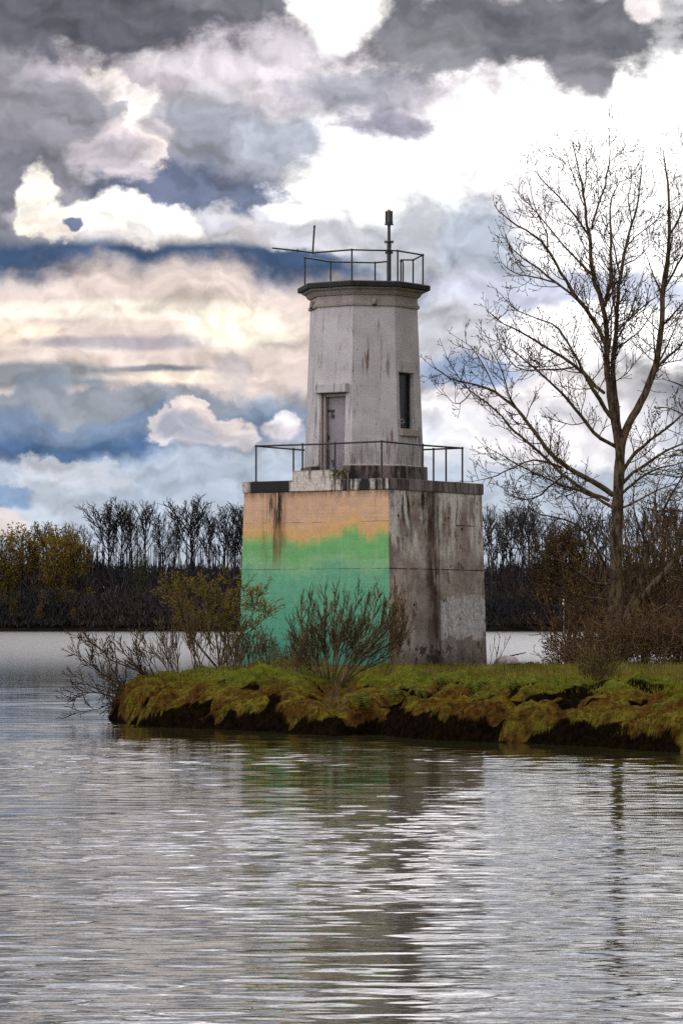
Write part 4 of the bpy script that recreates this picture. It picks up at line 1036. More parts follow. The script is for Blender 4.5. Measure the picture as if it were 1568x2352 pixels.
# ---- second leaning tree and the dark alder at the right edge
def side_tree(name, label, Y, trunk, limbs, seed, r0, matt, dens=3.0, L0=1.0, up=.1, knob=False):
    rng = random.Random(seed); p0 = P(*trunk[0], Y); off = Vector((p0.x, Y, gz(p0.x, Y)))
    root = empty(name, off); tag(root, label, 'tree')
    pl = smooth_pl(resample([P(a, b, Y) - off for a, b in trunk], .4)); pl[0].z = -0.25; n = len(pl)
    trk = Tubes(); trk.add(pl, [max(.012, r0 * (1 - i / n) ** .8) for i in range(n)], 9); trk.build('trunk', matt, root)
    T = Tubes(); B = Buds(); LT = Tubes(); limb_twigs(T, B, rng, pl, r0, .012, dens * .7, L0 * 1.1, .3, up=up)
    for i, (pts, y1) in enumerate(limbs):
        q = smooth_pl(resample([P(a, b, Y + y1 * k / (len(pts) - 1)) - off for k, (a, b) in enumerate(pts)], .3)); m = len(q)
        LT.add(q, [max(.009, .045 * (1 - k / m)) for k in range(m)], 5); limb_twigs(T, B, rng, q, .045, .009, dens, L0, .1, up=up)
    LT.build('branches', matt, root); T.build('twigs', M_TWIG, root); B.build('buds' if not knob else 'cones', M_TWIG, root, .095 if not knob else .06, .017 if not knob else .03)
    return root
side_tree('leaning_tree', 'slanting bare tree rising to the right from beside the cottonwood foot', 101.0,
    [(1424, 1460), (1436, 1400), (1462, 1368), (1478, 1315), (1487, 1245), (1508, 1200), (1545, 1125), (1568, 1095), (1600, 1030)],
    [([(1480, 1310), (1500, 1240), (1540, 1190), (1590, 1150)], 1.0), ([(1487, 1250), (1460, 1200), (1450, 1150), (1455, 1100)], -1.0), ([(1462, 1370), (1500, 1330), (1550, 1300), (1600, 1270)], -1.2),
     ([(1508, 1200), (1500, 1140), (1520, 1080)], .8)], 5, .085, M_BARK)
side_tree('crooked_tree', 'dark crooked bare tree bending right beside the cottonwood foot', 98.8,
    [(1426, 1440), (1445, 1400), (1475, 1365), (1500, 1340), (1532, 1322), (1550, 1280), (1562, 1230), (1590, 1180)],
    [([(1475, 1365), (1460, 1320), (1440, 1300), (1450, 1260)], -.8), ([(1532, 1322), (1560, 1340), (1610, 1330)], .6), ([(1550, 1290), (1530, 1240), (1525, 1190)], -.7)], 6, .12, M_BARK)
side_tree('alder_tree', 'blackish alder with small cones reaching in from the right edge', 96.0,
    [(1640, 1510), (1636, 1380), (1630, 1240), (1622, 1100), (1612, 980), (1600, 870), (1595, 780)],
    [([(1628, 1190), (1590, 1180), (1550, 1168), (1505, 1178), (1470, 1165)], -1.0), ([(1630, 1250), (1590, 1235), (1560, 1240), (1510, 1225), (1480, 1230)], .6),
     ([(1622, 1110), (1590, 1090), (1550, 1100), (1515, 1085), (1480, 1090)], -.4), ([(1612, 1000), (1590, 960), (1560, 950), (1530, 930), (1505, 935)], .8),
     ([(1605, 920), (1580, 890), (1555, 880), (1520, 870)], -.7), ([(1632, 1300), (1600, 1290), (1570, 1265), (1540, 1270)], -1.2), ([(1620, 1060), (1590, 1040), (1555, 1030), (1520, 1045)], .5),
     ([(1634, 1350), (1600, 1330), (1560, 1320), (1530, 1330)], .9), ([(1626, 1150), (1600, 1130), (1570, 1135), (1530, 1125)], 1.3)], 8, .13, M_TWIG, 3.4, .8, .02, True)

# ================================================================== shrubs on the bank
def shrub(name, label, x, y, stems, h, spread, seed, mat=M_BUSH, o=None, lean=(0, 0), leaves=None, leaf_size=.06, group=None, z=None, r0=.016, cat='shrub', link_root=True):
    rng = random.Random(seed); z0 = gz(x, y) - 0.05 if z is None else z
    root = empty(name, (x, y, z0)); tag(root, label, cat, group)
    T = Tubes(); lv = [] if leaves else None; S = Tubes()
    oo = dict(seg=(7, 5, 4), wander=.10, up=(.10, .10, .12), dens=(4.5, 7.0), ang=(18, 45), ratio=.42, rmin=.0060, sides=(4, 3, 3), lmin=(.22, .10), start=.25, tip=.3, leaf_lvl=1, leaf_p=.5)
    if o: oo.update(o)
    for k in range(stems):
        a = rng.uniform(0, 2 * math.pi); s = spread * math.sqrt(rng.random())
        d = Vector((math.cos(a) * s + lean[0], math.sin(a) * s * .8 + lean[1], 1.0)).normalized()
        L = h * rng.uniform(.7, 1.05) / max(.55, d.z)
        grow(T, rng, Vector((rng.gauss(0, .10), rng.gauss(0, .10), 0)), d, L, r0 * rng.uniform(.6, 1.1), 0, oo, lv)
    T.build('stems', mat, root)
    if leaves: leaf_mesh('leaves', lv, leaf_size, leaves, root, rng)
    return root
def at(px, py, Y): q = P(px, py, Y); return q.x, q.y
# vase-shaped bush in front of the lighthouse
def vase_bush():
    rng = random.Random(77); Y = 76.5; p0 = P(765, 1578, Y); off = Vector((p0.x, Y, gz(p0.x, Y) - .05))
    root = empty('vase_shaped_bush', off); tag(root, 'large bare many-stemmed bush fanning up in front of the green wall', 'bush')
    T = Tubes(); LT = Tubes()
    tips = [(665, 1400, -.3), (690, 1360, .4), (715, 1345, -.5), (745, 1345, .2), (768, 1332, -.2), (800, 1345, .5), (825, 1335, -.4), (850, 1340, .2), (870, 1335, -.1), (895, 1350, .4), (915, 1375, -.4), (935, 1395, .1),
            (700, 1420, .6), (735, 1390, .7), (785, 1380, -.7), (840, 1400, .7), (880, 1420, -.6), (675, 1440, .2), (930, 1440, .4)]
    o = dict(seg=(6, 5, 4), wander=.07, up=(.13, .14, .14), dens=(9.0, 12.0), ang=(15, 34), ratio=.55, rmin=.0058, sides=(3, 3, 3), lmin=(.20, .12), start=.12, tip=.4)
    for k, (tx, ty, dy) in enumerate(tips):
        t = P(tx, ty + 18, Y + dy) - off; b = Vector(((tx - 800) * .0016 + rng.gauss(0, .04), rng.gauss(0, .08), 0))
        m1 = b + Vector((t.x * .28 + rng.gauss(0, .03), t.y * .3, t.z * .34)); m2 = b + Vector((t.x * .70 + rng.gauss(0, .04), t.y * .7, t.z * .66))
        pl = smooth_pl(resample([b, m1, m2, t], .16)); m = len(pl); LT.add(pl, [.021 - .015 * (i / m) for i in range(m)], 5)
        nk = 21
        for j in range(nk):
            tt = .28 + .70 * (j + rng.random()) / nk; i = min(m - 2, int(tt * (m - 1))); d = (pl[i + 1] - pl[i]).normalized()
            nd = rot_about(d, perp(d, rng), R(rng.uniform(15, 38))); nd.y *= .8
            grow(T, rng, pl[i], nd, rng.uniform(.3, .75) * (1.25 - tt * .7), .0095, 1, o)
    LT.build('stems', M_BUSH, root); T.build('twigs', M_BUSH, root)
vase_bush()
# reddish bush half hidden at its right side
x, y = at(925, 1555, 78.5)
shrub('red_twig_bush', 'small reddish bare bush against the corner of the lighthouse base', x - .25, y, 7, 1.95, .35, 31, M_RED, dict(dens=(7, 10), ang=(14, 32), up=(.08, .1, .12)), lean=(.15, 0), r0=.010)
# low dead brush left of the vase bush
for i, (px, Y, h, lb) in enumerate(((610, 82.5, 1.05, 'low tangle of brown brush by the left foot of the green wall'), (665, 80, .95, 'low brown brush between the yellow-leaved sapling and the vase bush'), (700, 77, .85, 'pale low dry brush at the left foot of the vase bush'), (570, 84, 1.3, 'thin brown brush at the left corner of the lighthouse base'))):
    x, y = at(px, 1530, Y); shrub('low_brush', lb, x, y, 16, h, .75, 50 + i, M_BUSH, dict(dens=(5, 7), ang=(20, 50), wander=.16), r0=.008, group='low brush at the foot of the lighthouse')
# sapling with young yellow leaves
def sapling():
    rng = random.Random(15); Y = 84.0; p0 = P(500, 1537, Y); off = Vector((p0.x, Y, gz(p0.x, Y) - .05))
    root = empty('yellow_leaved_sapling', off); tag(root, 'spreading sapling with sparse yellow-green young leaves left of the tower', 'small tree')
    LT = Tubes(); T = Tubes(); lv = []
    limbs = [[(505, 1540), (500, 1480), (490, 1430), (480, 1380), (478, 1340)], [(505, 1535), (520, 1470), (512, 1420), (520, 1370), (530, 1330)], [(500, 1535), (470, 1500), (445, 1470), (425, 1430), (410, 1390), (400, 1345)],
             [(510, 1530), (530, 1500), (548, 1465), (565, 1440), (585, 1400), (597, 1355)], [(548, 1465), (575, 1450), (600, 1430), (620, 1400)], [(490, 1500), (470, 1450), (455, 1400), (445, 1350), (440, 1335)],
             [(512, 1450), (535, 1410), (550, 1370), (565, 1345)], [(495, 1490), (460, 1440), (430, 1400), (385, 1370)], [(505, 1500), (510, 1440), (500, 1390), (505, 1345)], [(480, 1400), (455, 1370), (425, 1350), (380, 1345)], [(520, 1400), (545, 1395), (560, 1385), (590, 1385)]]
    o = dict(seg=(5, 4, 4), wander=.13, up=(.10, .09, .05), dens=(5.0, 7.0), ang=(25, 55), ratio=.5, rmin=.006, sides=(3, 3, 3), lmin=(.2, .12), start=.15, tip=.4, leaf_lvl=2, leaf_p=.55, leaf_n=3)
    for k, L in enumerate(limbs):
        y1 = (-.6, .5, -.9, .7, 1.0, .3, -.8, .9, -.2, -.9, .6)[k]
        pl = smooth_pl(resample([P(a, b, Y + y1 * i / (len(L) - 1)) - off for i, (a, b) in enumerate(L)], .18)); m = len(pl)
        r0 = .032 if k < 4 else .018; LT.add(pl, [max(.006, r0 * (1 - i / m)) for i in range(m)], 5)
        for j in range(m * 2):
            i = rng.randrange(int(m * .3), m - 1); d = (pl[i + 1] - pl[i]).normalized(); nd = rot_about(d, perp(d, rng), R(rng.uniform(25, 60)))
            z = pl[i].z; grow(T, rng, pl[i], nd, rng.uniform(.25, .6), .008, 1, o, lv if z > .95 else None)
    LT.build('limbs', M_BUSH, root); T.build('twigs', M_BUSH, root); leaf_mesh('leaves', lv, .055, M_YEL, root, rng, .03)
sapling()
# bare shrubs along the left end, against the bright water
for i, (px, Y, h, st, sp, lean, lb) in enumerate((
    (455, 83.0, 1.55, 12, .55, -.15, 'upright bare brown shrub just left of the yellow-leaved sapling'),
    (405, 82.0, 1.45, 10, .45, -.35, 'bare brown shrub leaning left above the grassy mound'),
    (520, 85.0, 1.15, 12, .6, .1, 'bare grey shrub standing behind the yellow-leaved sapling'),
    (545, 82.5, 1.0, 9, .5, .1, 'short bare shrub touching the lower left edge of the green wall'))):
    x, y = at(px, 1540, Y); shrub('bare_shrub', lb, x, y, st, h, sp, 80 + i, M_BUSH, dict(dens=(6, 8), ang=(16, 38)), lean=(lean, 0), r0=.014, group='bare shrubs on the left mound')
def leaning(label, Y, base, arms, seed, dens=9, rr=.02):
    rng = random.Random(seed); p0 = P(*base, Y); off = Vector((p0.x, Y, p0.z))
    root = empty('overhanging_shrub', off); tag(root, label, 'shrub', 'shrubs overhanging the water'); LT = Tubes(); T = Tubes()
    o = dict(seg=(6, 5, 4), wander=.12, up=(.10, .10, .10), dens=(6.0, 8.0), ang=(20, 48), ratio=.5, rmin=.008, sides=(3, 3, 3), lmin=(.2, .12), start=.12, tip=.4)
    for k, L in enumerate(arms):
        dy = rng.uniform(-.5, .5); pl = smooth_pl(resample([P(a, b, Y + dy * i / (len(L) - 1)) - off for i, (a, b) in enumerate(L)], .15)); m = len(pl)
        LT.add(pl, [max(.006, rr * (1 - i / m)) for i in range(m)], 5)
        for j in range(int(m * .15 * dens)):
            i = rng.randrange(int(m * .12), m - 1); d = (pl[i + 1] - pl[i]).normalized(); nd = rot_about(d, perp(d, rng), R(rng.uniform(22, 55)))
            grow(T, rng, pl[i], nd, rng.uniform(.25, .65), .009, 1, o)
    LT.build('stems', M_TWIG, root); T.build('twigs', M_TWIG, root)
leaning('dark bare shrub with long branches reaching up and left over the water', 80.5, (362, 1566),
    [[(360, 1565), (330, 1548), (290, 1525), (245, 1500), (210, 1475), (185, 1455)], [(345, 1556), (310, 1528), (285, 1500), (270, 1475), (255, 1458)], [(330, 1550), (315, 1510), (312, 1480), (300, 1455)], [(360, 1565), (345, 1530), (330, 1500), (318, 1490)], [(300, 1532), (260, 1520), (225, 1495), (195, 1480)]], 91)
leaning('dark bare shrub drooping low over the water at the left tip', 79.0, (300, 1600),
    [[(305, 1585), (270, 1570), (230, 1545), (200, 1520), (175, 1500), (158, 1482)], [(305, 1600), (270, 1592), (235, 1588), (205, 1575), (180, 1555), (162, 1545)], [(290, 1605), (260, 1605), (235, 1630), (200, 1632), (165, 1640)],
     [(300, 1598), (265, 1575), (240, 1560), (215, 1530), (190, 1505)], [(265, 1660), (262, 1630), (258, 1605), (262, 1590)], [(300, 1600), (280, 1560), (250, 1530), (235, 1500), (220, 1480)], [(262, 1600), (225, 1590), (190, 1590), (165, 1600), (150, 1612)]], 92)
# small dry bush on the right slope, thin sapling at the block's right foot
x, y = at(1372, 1620, 70.0)
shrub('dry_bush', 'small dry twiggy bush with yellowish leaves on the right slope of the bank', x, y, 26, .95, .75, 61, M_BUSH, dict(dens=(7, 9), ang=(15, 45), leaf_p=.30, leaf_lvl=1), leaves=M_YEL, leaf_size=.035, r0=.007)
x, y = at(1132, 1520, 95.0)
shrub('thin_sapling', 'thin bare sapling at the right foot of the concrete block', x, y, 4, 1.0, .5, 62, M_BUSH, dict(dens=(2.5, 4), ang=(30, 60)), lean=(.3, 0), r0=.010, cat='sapling')
x, y = at(772, 1640, 70.2)
shrub('dry_weed_clump', 'pale dry weeds in the notch of the bank below the vase bush', x, y, 12, .6, .6, 63, mat_bark('pale_dry_stem', (.09, .06, .03, 1), (.19, .13, .07, 1), 5, island=.5), dict(dens=(3, 4), ang=(20, 50)), r0=.006, cat='weeds')
# brambles round the foot of the cottonwood
bz = [(1290, 100.5, 1.0, 'leftmost bramble thicket by the bright water'), (1330, 98.5, 1.35, 'bramble thicket left of the cottonwood foot'), (1375, 97.5, 1.55, 'bramble thicket just in front of the cottonwood foot'), (1425, 96.5, 1.7, 'dark bramble thicket hiding the cottonwood foot'),
      (1470, 97.0, 1.75, 'bramble thicket right of the cottonwood foot'), (1515, 96.0, 1.6, 'bramble thicket below the alder cones'), (1560, 97.0, 1.8, 'bramble thicket at the right edge of the photo'), (1610, 97.0, 1.7, None),
      (1350, 101, 1.7, 'tall reddish thicket behind the cottonwood foot on its left'), (1450, 101, 2.3, 'tall brown thicket behind the cottonwood trunk'), (1530, 101.5, 2.4, 'tall brown thicket behind the brambles at the right')]
for i, (px, Y, h, lb) in enumerate(bz):
    x, y = at(px, 1510, Y)
    shrub('bramble_thicket', lb or 'bramble thicket beyond the right edge', x, y, 26, h * .88, 1.1, 120 + i, M_RED, dict(dens=(5.5, 6), ang=(20, 60), wander=.17, up=(-.03, .02, .05), leaf_p=.10, leaf_lvl=2, rmin=.0075), leaves=M_GRNL if i % 3 else M_YEL, leaf_size=.075, r0=.010, group='bramble thickets round the cottonwood', cat='thicket')
for i, (px, Y, h, lb) in enumerate(((1255, 102.5, .9, 'low dark twiggy shrub with a few leaves against the white water'), (1300, 104.0, 3.6, 'slender bare sapling with a few yellow leaves left of the cottonwood'), (1345, 103, 4.2, 'bare brown sapling with yellow tips close left of the cottonwood trunk'), (1480, 104, 5.0, 'bare sapling with yellow buds right of the cottonwood trunk'), (1550, 104, 5.5, 'bare sapling behind the alder at the right edge'))):
    x, y = at(px, 1510, Y)
    shrub('bare_sapling', lb, x, y, 7 if i else 10, h, .42, 150 + i, M_RED, dict(dens=(3.2, 5), ang=(20, 50), ratio=.38, leaf_p=.16, leaf_lvl=2, rmin=.011), leaves=M_YEL, leaf_size=.09, r0=.035 if i else .012, cat='sapling')

# ---- ferns on the bank face
M_FERN = mat_leaf('fern_leaf', [(0.035, 0.045, 0.006, 1), (0.09, 0.105, 0.012, 1), (0.14, 0.15, 0.02, 1)], .15)
def fern(label, px, py, s, seed):
    rng = random.Random(seed)
    best = None
    for k in range(120):
        Y = 62 + k * .15; q = P(px, py, Y); g = gz(q.x, Y)
        if g > 0.05 and q.z <= g: best = (q.x, Y, g); break
    if not best: return
    root = empty('fern', best); tag(root, label, 'fern', 'ferns on the bank face'); v = []; f = []
    for k in range(8):
        a = rng.uniform(-2.8, -.3); d = Vector((math.cos(a), math.sin(a), rng.uniform(.9, 2.0))).normalized(); p = Vector((0, 0, 0)); L = 1.35 * s * rng.uniform(.7, 1.1); n = 12
        for i in range(n):
            nx = p + d * L / n; side = d.cross(Vector((0, 0, 1))).normalized(); w = L * .20 * math.sin(math.pi * (i + 1) / (n + 1)) ** .7
            for sg in (-1, 1):
                b = len(v); v += [tuple(p), tuple(p + d * L / n * .7), tuple(p + side * sg * w + d * w * .35 - Vector((0, 0, w * .2)))]; f.append((b, b + 1, b + 2))
            p = nx; d = (d + Vector((0, 0, -.24))).normalized()
    link_mesh('fronds', v, f, M_FERN, root)
for i, (px, py, s, lb) in enumerate(((832, 1618, .55, 'tall narrow fern hanging at the left of the bank face'), (905, 1600, .4, 'fern on the upper bank below the corner of the block'), (965, 1600, .35, 'small fern below the raw concrete face'), (1085, 1592, .5, 'broad fern in the middle of the bank face'), (1120, 1600, .38, 'fern just right of the broad fern'), (1175, 1580, .33, 'rightmost small fern on the bank'), (1015, 1570, .33, 'small fern high on the bank face'))):
    fern(lb, px, py, s, 300 + i)

# ---- boulder, drift stick and dark stones behind the block's right side
def rock(name, label, px, py, Y, rx, ry, rz, c1, c2, seed, sink=.3):
    q = P(px, py, Y); n = 14; v = []; f = []
    for i in range(n + 1):
        th = math.pi * i / n
        for j in range(n * 2):
            ph = math.pi * j / n; u = Vector((math.sin(th) * math.cos(ph), math.sin(th) * math.sin(ph), math.cos(th)))
            k = 1 + .22 * float(vfbm(np.array([u.x * 1.6 + seed]), np.array([u.y * 1.6 + u.z * 1.1]), 3, seed)[0])
            v.append((u.x * rx * k, u.y * ry * k, u.z * rz * k))
    for i in range(n):
        for j in range(n * 2): a = i * n * 2 + j; b = i * n * 2 + (j + 1) % (n * 2); f.append((a, b, b + n * 2, a + n * 2))
    o = link_mesh(name, v, f, mat_simple(name + '_stone', c1, c2, .8, 0, 5, .02), smooth=True); o.location = (q.x, Y, gz(q.x, Y) + rz * (1 - 2 * sink) * .5)
    tag(o, label, 'boulder' if 'boulder' in name else 'stone'); return o
rock('pale_boulder', 'pale rounded boulder on the shore right of the concrete block', 1162, 1514, 97.6, .40, .32, .27, (.18, .15, .14, 1), (.42, .36, .34, 1), 3, .12)
for i, (px, s, lb) in enumerate(((1192, .14, 'small dark stone right of the pale boulder'), (1215, .16, 'middle dark stone on the shore below the drift stick'), (1236, .12, 'dark stone by the twiggy shrub at the water'))):
    r_ = rock('dark_stone', lb, px, 1520, 98.8 + i * .5, s, s, s * .7, (.02, .016, .016, 1), (.07, .055, .05, 1), 7 + i); r_['group'] = 'dark stones on the shore'
a, b = P(1138, 1516, 98.2), P(1207, 1499, 98.6)
mb = MB(); mb.tube([(0, 0, 0), tuple((b - a) * .5 + Vector((0, 0, .015))), tuple(b - a)], [.028, .022, .014], 7); o = mb.build('drift_stick', M_TWIG); o.location = a; tag(o, 'dark straight drift stick leaning over the pale boulder', 'stick')

# ---- turf: blades over the whole bank
def turf():
    g = np.random.default_rng(12)
    def blades(n, xr, yr, hmin, hmax, lo, hi, wid, droop):
        X0 = g.uniform(*xr, n); Y0 = g.uniform(*yr, n); h, d, dm = land_h(X0, Y0, True); sm = soil_shade_mask(X0, Y0, h, d, dm)
        loc_x = X0 - LX; loc_y = Y0 - LY; c, s = math.cos(-TH), math.sin(-TH); lx = loc_x * c - loc_y * s; ly = loc_x * s + loc_y * c
        clump = vfbm(X0 * 1.7, Y0 * 1.4, 3, 91)
        ok = (h > lo) & (h < hi) & (d > 0.1) & ~((np.abs(lx) < 2.62) & (np.abs(ly) < 2.62)) & (clump > -.16 + g.normal(0, .08, n)) & ((sm < .45 + g.normal(0, .12, n)) | (wid < .0065))
        X0, Y0, h, d, clump = X0[ok], Y0[ok], h[ok], d[ok], clump[ok]; m = len(X0)
        # same sideways displacement as the ground
        k = sstep(0.05, 0.4, d) * (1 - sstep(3, 6, d))
        X1 = X0 + k * 0.16 * vfbm(X0 * 2.5, h * 6 + Y0 * 0.8, 3, 71); Y1 = Y0 - k * (0.10 + 0.40 * vfbm(X0 * 2.0 + 9, Y0 * 1.2, 3, 81)) * 0.6
        L = g.uniform(hmin, hmax, m) * (1 + 1.6 * np.clip(clump, -.2, .4)); a = g.uniform(0, 2 * np.pi, m)
        sl = (1 - sstep(.7, 1.0, h)) * droop
        dx = np.cos(a) * .45; dy = np.sin(a) * .45 - sl * 1.0; base = np.stack([X1, Y1, h - .015], -1)
        d1 = np.stack([dx * .5, dy * .5, np.full(m, .9)], -1) * L[:, None] * .5
        d2 = np.stack([dx * 1.3, dy * 1.3, .6 - sl * 1.5], -1) * L[:, None] * .5
        w = np.stack([np.sin(a), -np.cos(a) * .3, np.zeros(m)], -1) * wid
        v = np.stack([base - w, base + w, base + d1 + w * .7, base + d1 - w * .7, base + d1 + d2], 1).reshape(-1, 3); b = (np.arange(m) * 5)[:, None]
        tri = np.concatenate([b + np.array([[0, 1, 2]]), b + np.array([[0, 2, 3]]), b + np.array([[3, 2, 4]])])
        return v, tri
    def mat_grass(name, cols, tr):
        m = mat_leaf(name, cols, tr); n = NT(m.node_tree); pos = n.new('ShaderNodeNewGeometry').outputs['Position']
        rp = [q for q in m.node_tree.nodes if q.type == 'VALTORGB'][0].outputs[0]; tg = [l.to_socket for l in rp.links]
        c = n.scale_col(rp, n.noise(pos, 0.9, 4.0, .6).ss(.3, .7, .35, 1.5)); c = n.mix(n.noise(n.madd(pos, (1, 1, 1), (9, 4, 2)), .5, 3.0).ss(.5, .66) * .55, c, (.11, .065, .018, 1))
        for t in tg: n.link(c, t)
        return m
    v, f = blades(150000, (-5.6, 13), (64, 102), .05, .15, .92, 2, .006, .3)
    o = link_mesh('grass', v, f, mat_grass('green_grass', [(.05, .065, .006, 1), (.10, .125, .010, 1), (.18, .175, .014, 1), (.15, .10, .02, 1)], .45)); tag(o, 'short bright green grass on top of the bank', 'grass', kind='stuff')
    v, f = blades(16000, (-5.2, 13), (66, 94), .12, .30, .85, 2, .007, .4)
    o = link_mesh('tall_grass', v, f, mat_grass('straw_grass', [(.10, .11, .02, 1), (.16, .12, .04, 1), (.22, .16, .06, 1)], .4)); tag(o, 'taller straw and green grass tufts along the bank top', 'grass', kind='stuff')
    v, f = blades(190000, (-6, 12), (60, 86), .03, .085, .28, 1.06, .007, .45)
    o = link_mesh('moss', v, f, mat_grass('olive_moss', [(.02, .010, .003, 1), (.11, .052, .006, 1), (.15, .105, .008, 1), (.17, .115, .014, 1), (.10, .085, .01, 1)], .35)); tag(o, 'shaggy olive and rust brown moss on the bank slope', 'moss', kind='stuff')
    v, f = blades(45000, (-6, 12), (60, 82), .04, .14, .10, .60, .006, .8)
    o = link_mesh('hanging_grass', v, f, mat_grass('dark_dead_grass', [(.003, .002, .001, 1), (.008, .005, .002, 1), (.035, .018, .005, 1)], .0)); tag(o, 'dark dead grass hanging over the foot of the bank', 'grass', kind='stuff')
turf()

# ================================================================== the wood across the river
def far_variant(seed, H, bare, width, upl, yellow=False):
    """returns (trunk Tubes, crown Tubes, leaves) in local space"""
    rng = random.Random(seed); tr = Tubes(); cr = Tubes(); lv = [] if yellow else None
    pts = [Vector((0, 0, -1))]; d = Vector((0, 0, 1)); n = 10
    for i in range(n): d = (d + Vector((rng.gauss(0, .03), rng.gauss(0, .03), .1))).normalized(); pts.append(pts[-1] + d * (H * .93) / n)
    r0 = H * .013; tr.add(pts, [r0 * (1 - i / (n + 1.5)) for i in range(n + 1)], 6)
    o = dict(seg=(7, 5, 4), wander=.10, up=(upl, .10, .08), dens=(1.15, 1.3) if yellow else (1.7, 1.5), ang=(22, 50), ratio=.42, rmin=.045, sides=(3, 3, 3), lmin=(1.2, .8), start=.25, tip=.3, leaf_lvl=2, leaf_p=1.0, leaf_n=3)
    k = 0; m = 34 if yellow else 19
    for j in range(m):
        t = bare + (1 - bare) * (j + rng.random()) / m * .97; x = t * n; i = min(int(x), n - 1); q = pts[i].lerp(pts[i + 1], x - i)
        a = j * 2.4 + rng.random(); el_ = R(rng.uniform(22, 55) if yellow else rng.uniform(38, 66)); L = (1.0 if yellow else 1.25) * H * width * (math.sin(math.pi * min(1, (t - bare) / (1 - bare) * .75 + .25)) ** .6) * rng.uniform(.6, 1.15)
        grow(cr, rng, q, Vector((math.cos(a) * math.cos(el_), math.sin(a) * math.cos(el_), math.sin(el_))), max(L, H * .05), r0 * .32, 0, o, lv)
    return tr, cr, lv, rng
PROTO = []
for sd_, H, bare, wd, upl, yl in ((1, 27, .55, .25, .17, 0), (2, 28, .60, .18, .20, 0), (3, 26, .54, .25, .15, 0), (4, 25, .50, .22, .15, 0), (5, 19, .15, .30, .10, 1), (6, 20, .28, .20, .15, 0)):
    PROTO.append((H, yl) + far_variant(sd_, H, bare, wd, upl, yl))
FARMESH = {}
def far_tree(name, k, px, top, Y, label, group=None, mat=None, flip=1, leafm=None):
    H, yl, tr, cr, lv, rng = PROTO[k]; q = P(px, top, Y); zb = 2.0 + .002 * (Y - 738); sc = (q.z - zb) / H
    o = empty(name, (q.x, Y, zb), random.Random(int(px * 7 + Y)).uniform(0, 6.28)); o.scale = (sc * flip, sc, sc); tag(o, label, 'tree', group)
    m = mat or M_FARW; key = (k, m.name)
    if key not in FARMESH:
        a = tr.build('trunk', m, o); b = cr.build('crown', m, o); c = leaf_mesh('leaves', lv, .5, leafm or M_FARY, o, rng, .4) if yl else None
        FARMESH[key] = [z for z in (a, b, c) if z]
    else:
        for z in FARMESH[key]: c = z.copy(); COL.objects.link(c); c.parent = o
    return o
M_FARY = mat_leaf('far_yellow_leaf', [(0.13, 0.085, 0.012, 1), (0.22, 0.15, 0.018, 1), (0.15, 0.13, 0.025, 1), (0.20, 0.10, 0.025, 1)], .3)
M_FARR = mat_leaf('far_rusty_leaf', [(0.05, 0.032, 0.015, 1), (0.085, 0.05, 0.022, 1), (0.10, 0.075, 0.025, 1)], .2)
M_FARB2 = mat_bark('far_russet_bark', (0.035, 0.024, 0.018, 1), (0.075, 0.05, 0.036, 1), 0.4, island=.8)
M_FARB = mat_bark('far_brown_bark', (0.028, 0.022, 0.020, 1), (0.062, 0.046, 0.038, 1), 0.4, island=.8)
row = [(0, 250, 1158, 745, 1.25), (2, 283, 1152, 748, .9), (1, 303, 1168, 742, 1), (1, 344, 1140, 744, 1.1), (3, 378, 1172, 747, .9), (1, 398, 1195, 750, .9), (0, 440, 1150, 743, 1.35), (2, 474, 1182, 746, .8), (3, 512, 1160, 742, 1.2), (0, 540, 1215, 745, .8)]
words_ = ['first', 'second', 'third', 'fourth', 'fifth', 'sixth', 'seventh', 'eighth', 'ninth', 'last']
for i, (k, px, top, Y, wd_) in enumerate(row):
    ft_ = far_tree('bare_cottonwood', k, px, top, Y, words_[i] + ' tree from the left in the tall dark bare row across the river', 'tall dark bare trees across the river')
    ft_.scale = (ft_.scale.x * wd_, ft_.scale.y * wd_, ft_.scale.z)
yel = [(4, 25, 1215, 742), (4, 62, 1200, 745), (4, 100, 1198, 748), (4, 148, 1205, 744), (4, 180, 1212, 741), (4, 5, 1262, 740), (4, 122, 1235, 738)]
for i, (k, px, top, Y) in enumerate(yel):
    far_tree('yellowing_tree', k, px, top, Y, ['yellow-brown leafing tree at the left end of the far wood', 'second yellow-brown leafing tree of the far wood', 'third yellow-brown leafing tree of the far wood', 'orange-yellow rounded tree in the far left wood', 'yellow tree just left of the tall bare row', 'low olive tree cut by the left edge of the photo', 'lower yellow tree in front of the far left wood'][i], 'leafing yellow trees across the river', M_FARB)
for i, (k, px, top, Y) in enumerate(((5, 85, 1190, 752), (5, 110, 1187, 753), (5, 190, 1195, 751), (5, 215, 1240, 750), (3, 160, 1200, 755))):
    far_tree('grey_far_tree', k, px, top, Y, ['thin grey tree top above the yellow trees', 'second grey tree top above the yellow trees', 'small grey tree top right of the yellow trees', 'low grey tree left of the tall bare row', 'grey tree behind the orange-yellow tree'][i], 'grey trees behind the yellow ones', M_FARG)
right = [(3, 1128, 1160, 742), (1, 1150, 1165, 745), (5, 1172, 1158, 748), (2, 1195, 1155, 743), (0, 1215, 1170, 750), (5, 1245, 1182, 742), (3, 1275, 1178, 746), (1, 1300, 1190, 743), (2, 1340, 1175, 748), (5, 1372, 1190, 742), (0, 1400, 1180, 745), (3, 1440, 1170, 743), (1, 1475, 1165, 748), (2, 1515, 1160, 742), (0, 1550, 1170, 746), (5, 1590, 1175, 744)]
for i, (k, px, top, Y) in enumerate(right):
    far_tree('far_bare_tree', k, px, top, Y, '%s bare grey tree across the river counting rightward from the concrete block' % ['first', 'second', 'third', 'fourth', 'fifth'][i] if i < 5 else 'bare grey tree across the river seen through the cottonwood twigs', 'bare trees across the river on the right', M_FARG)
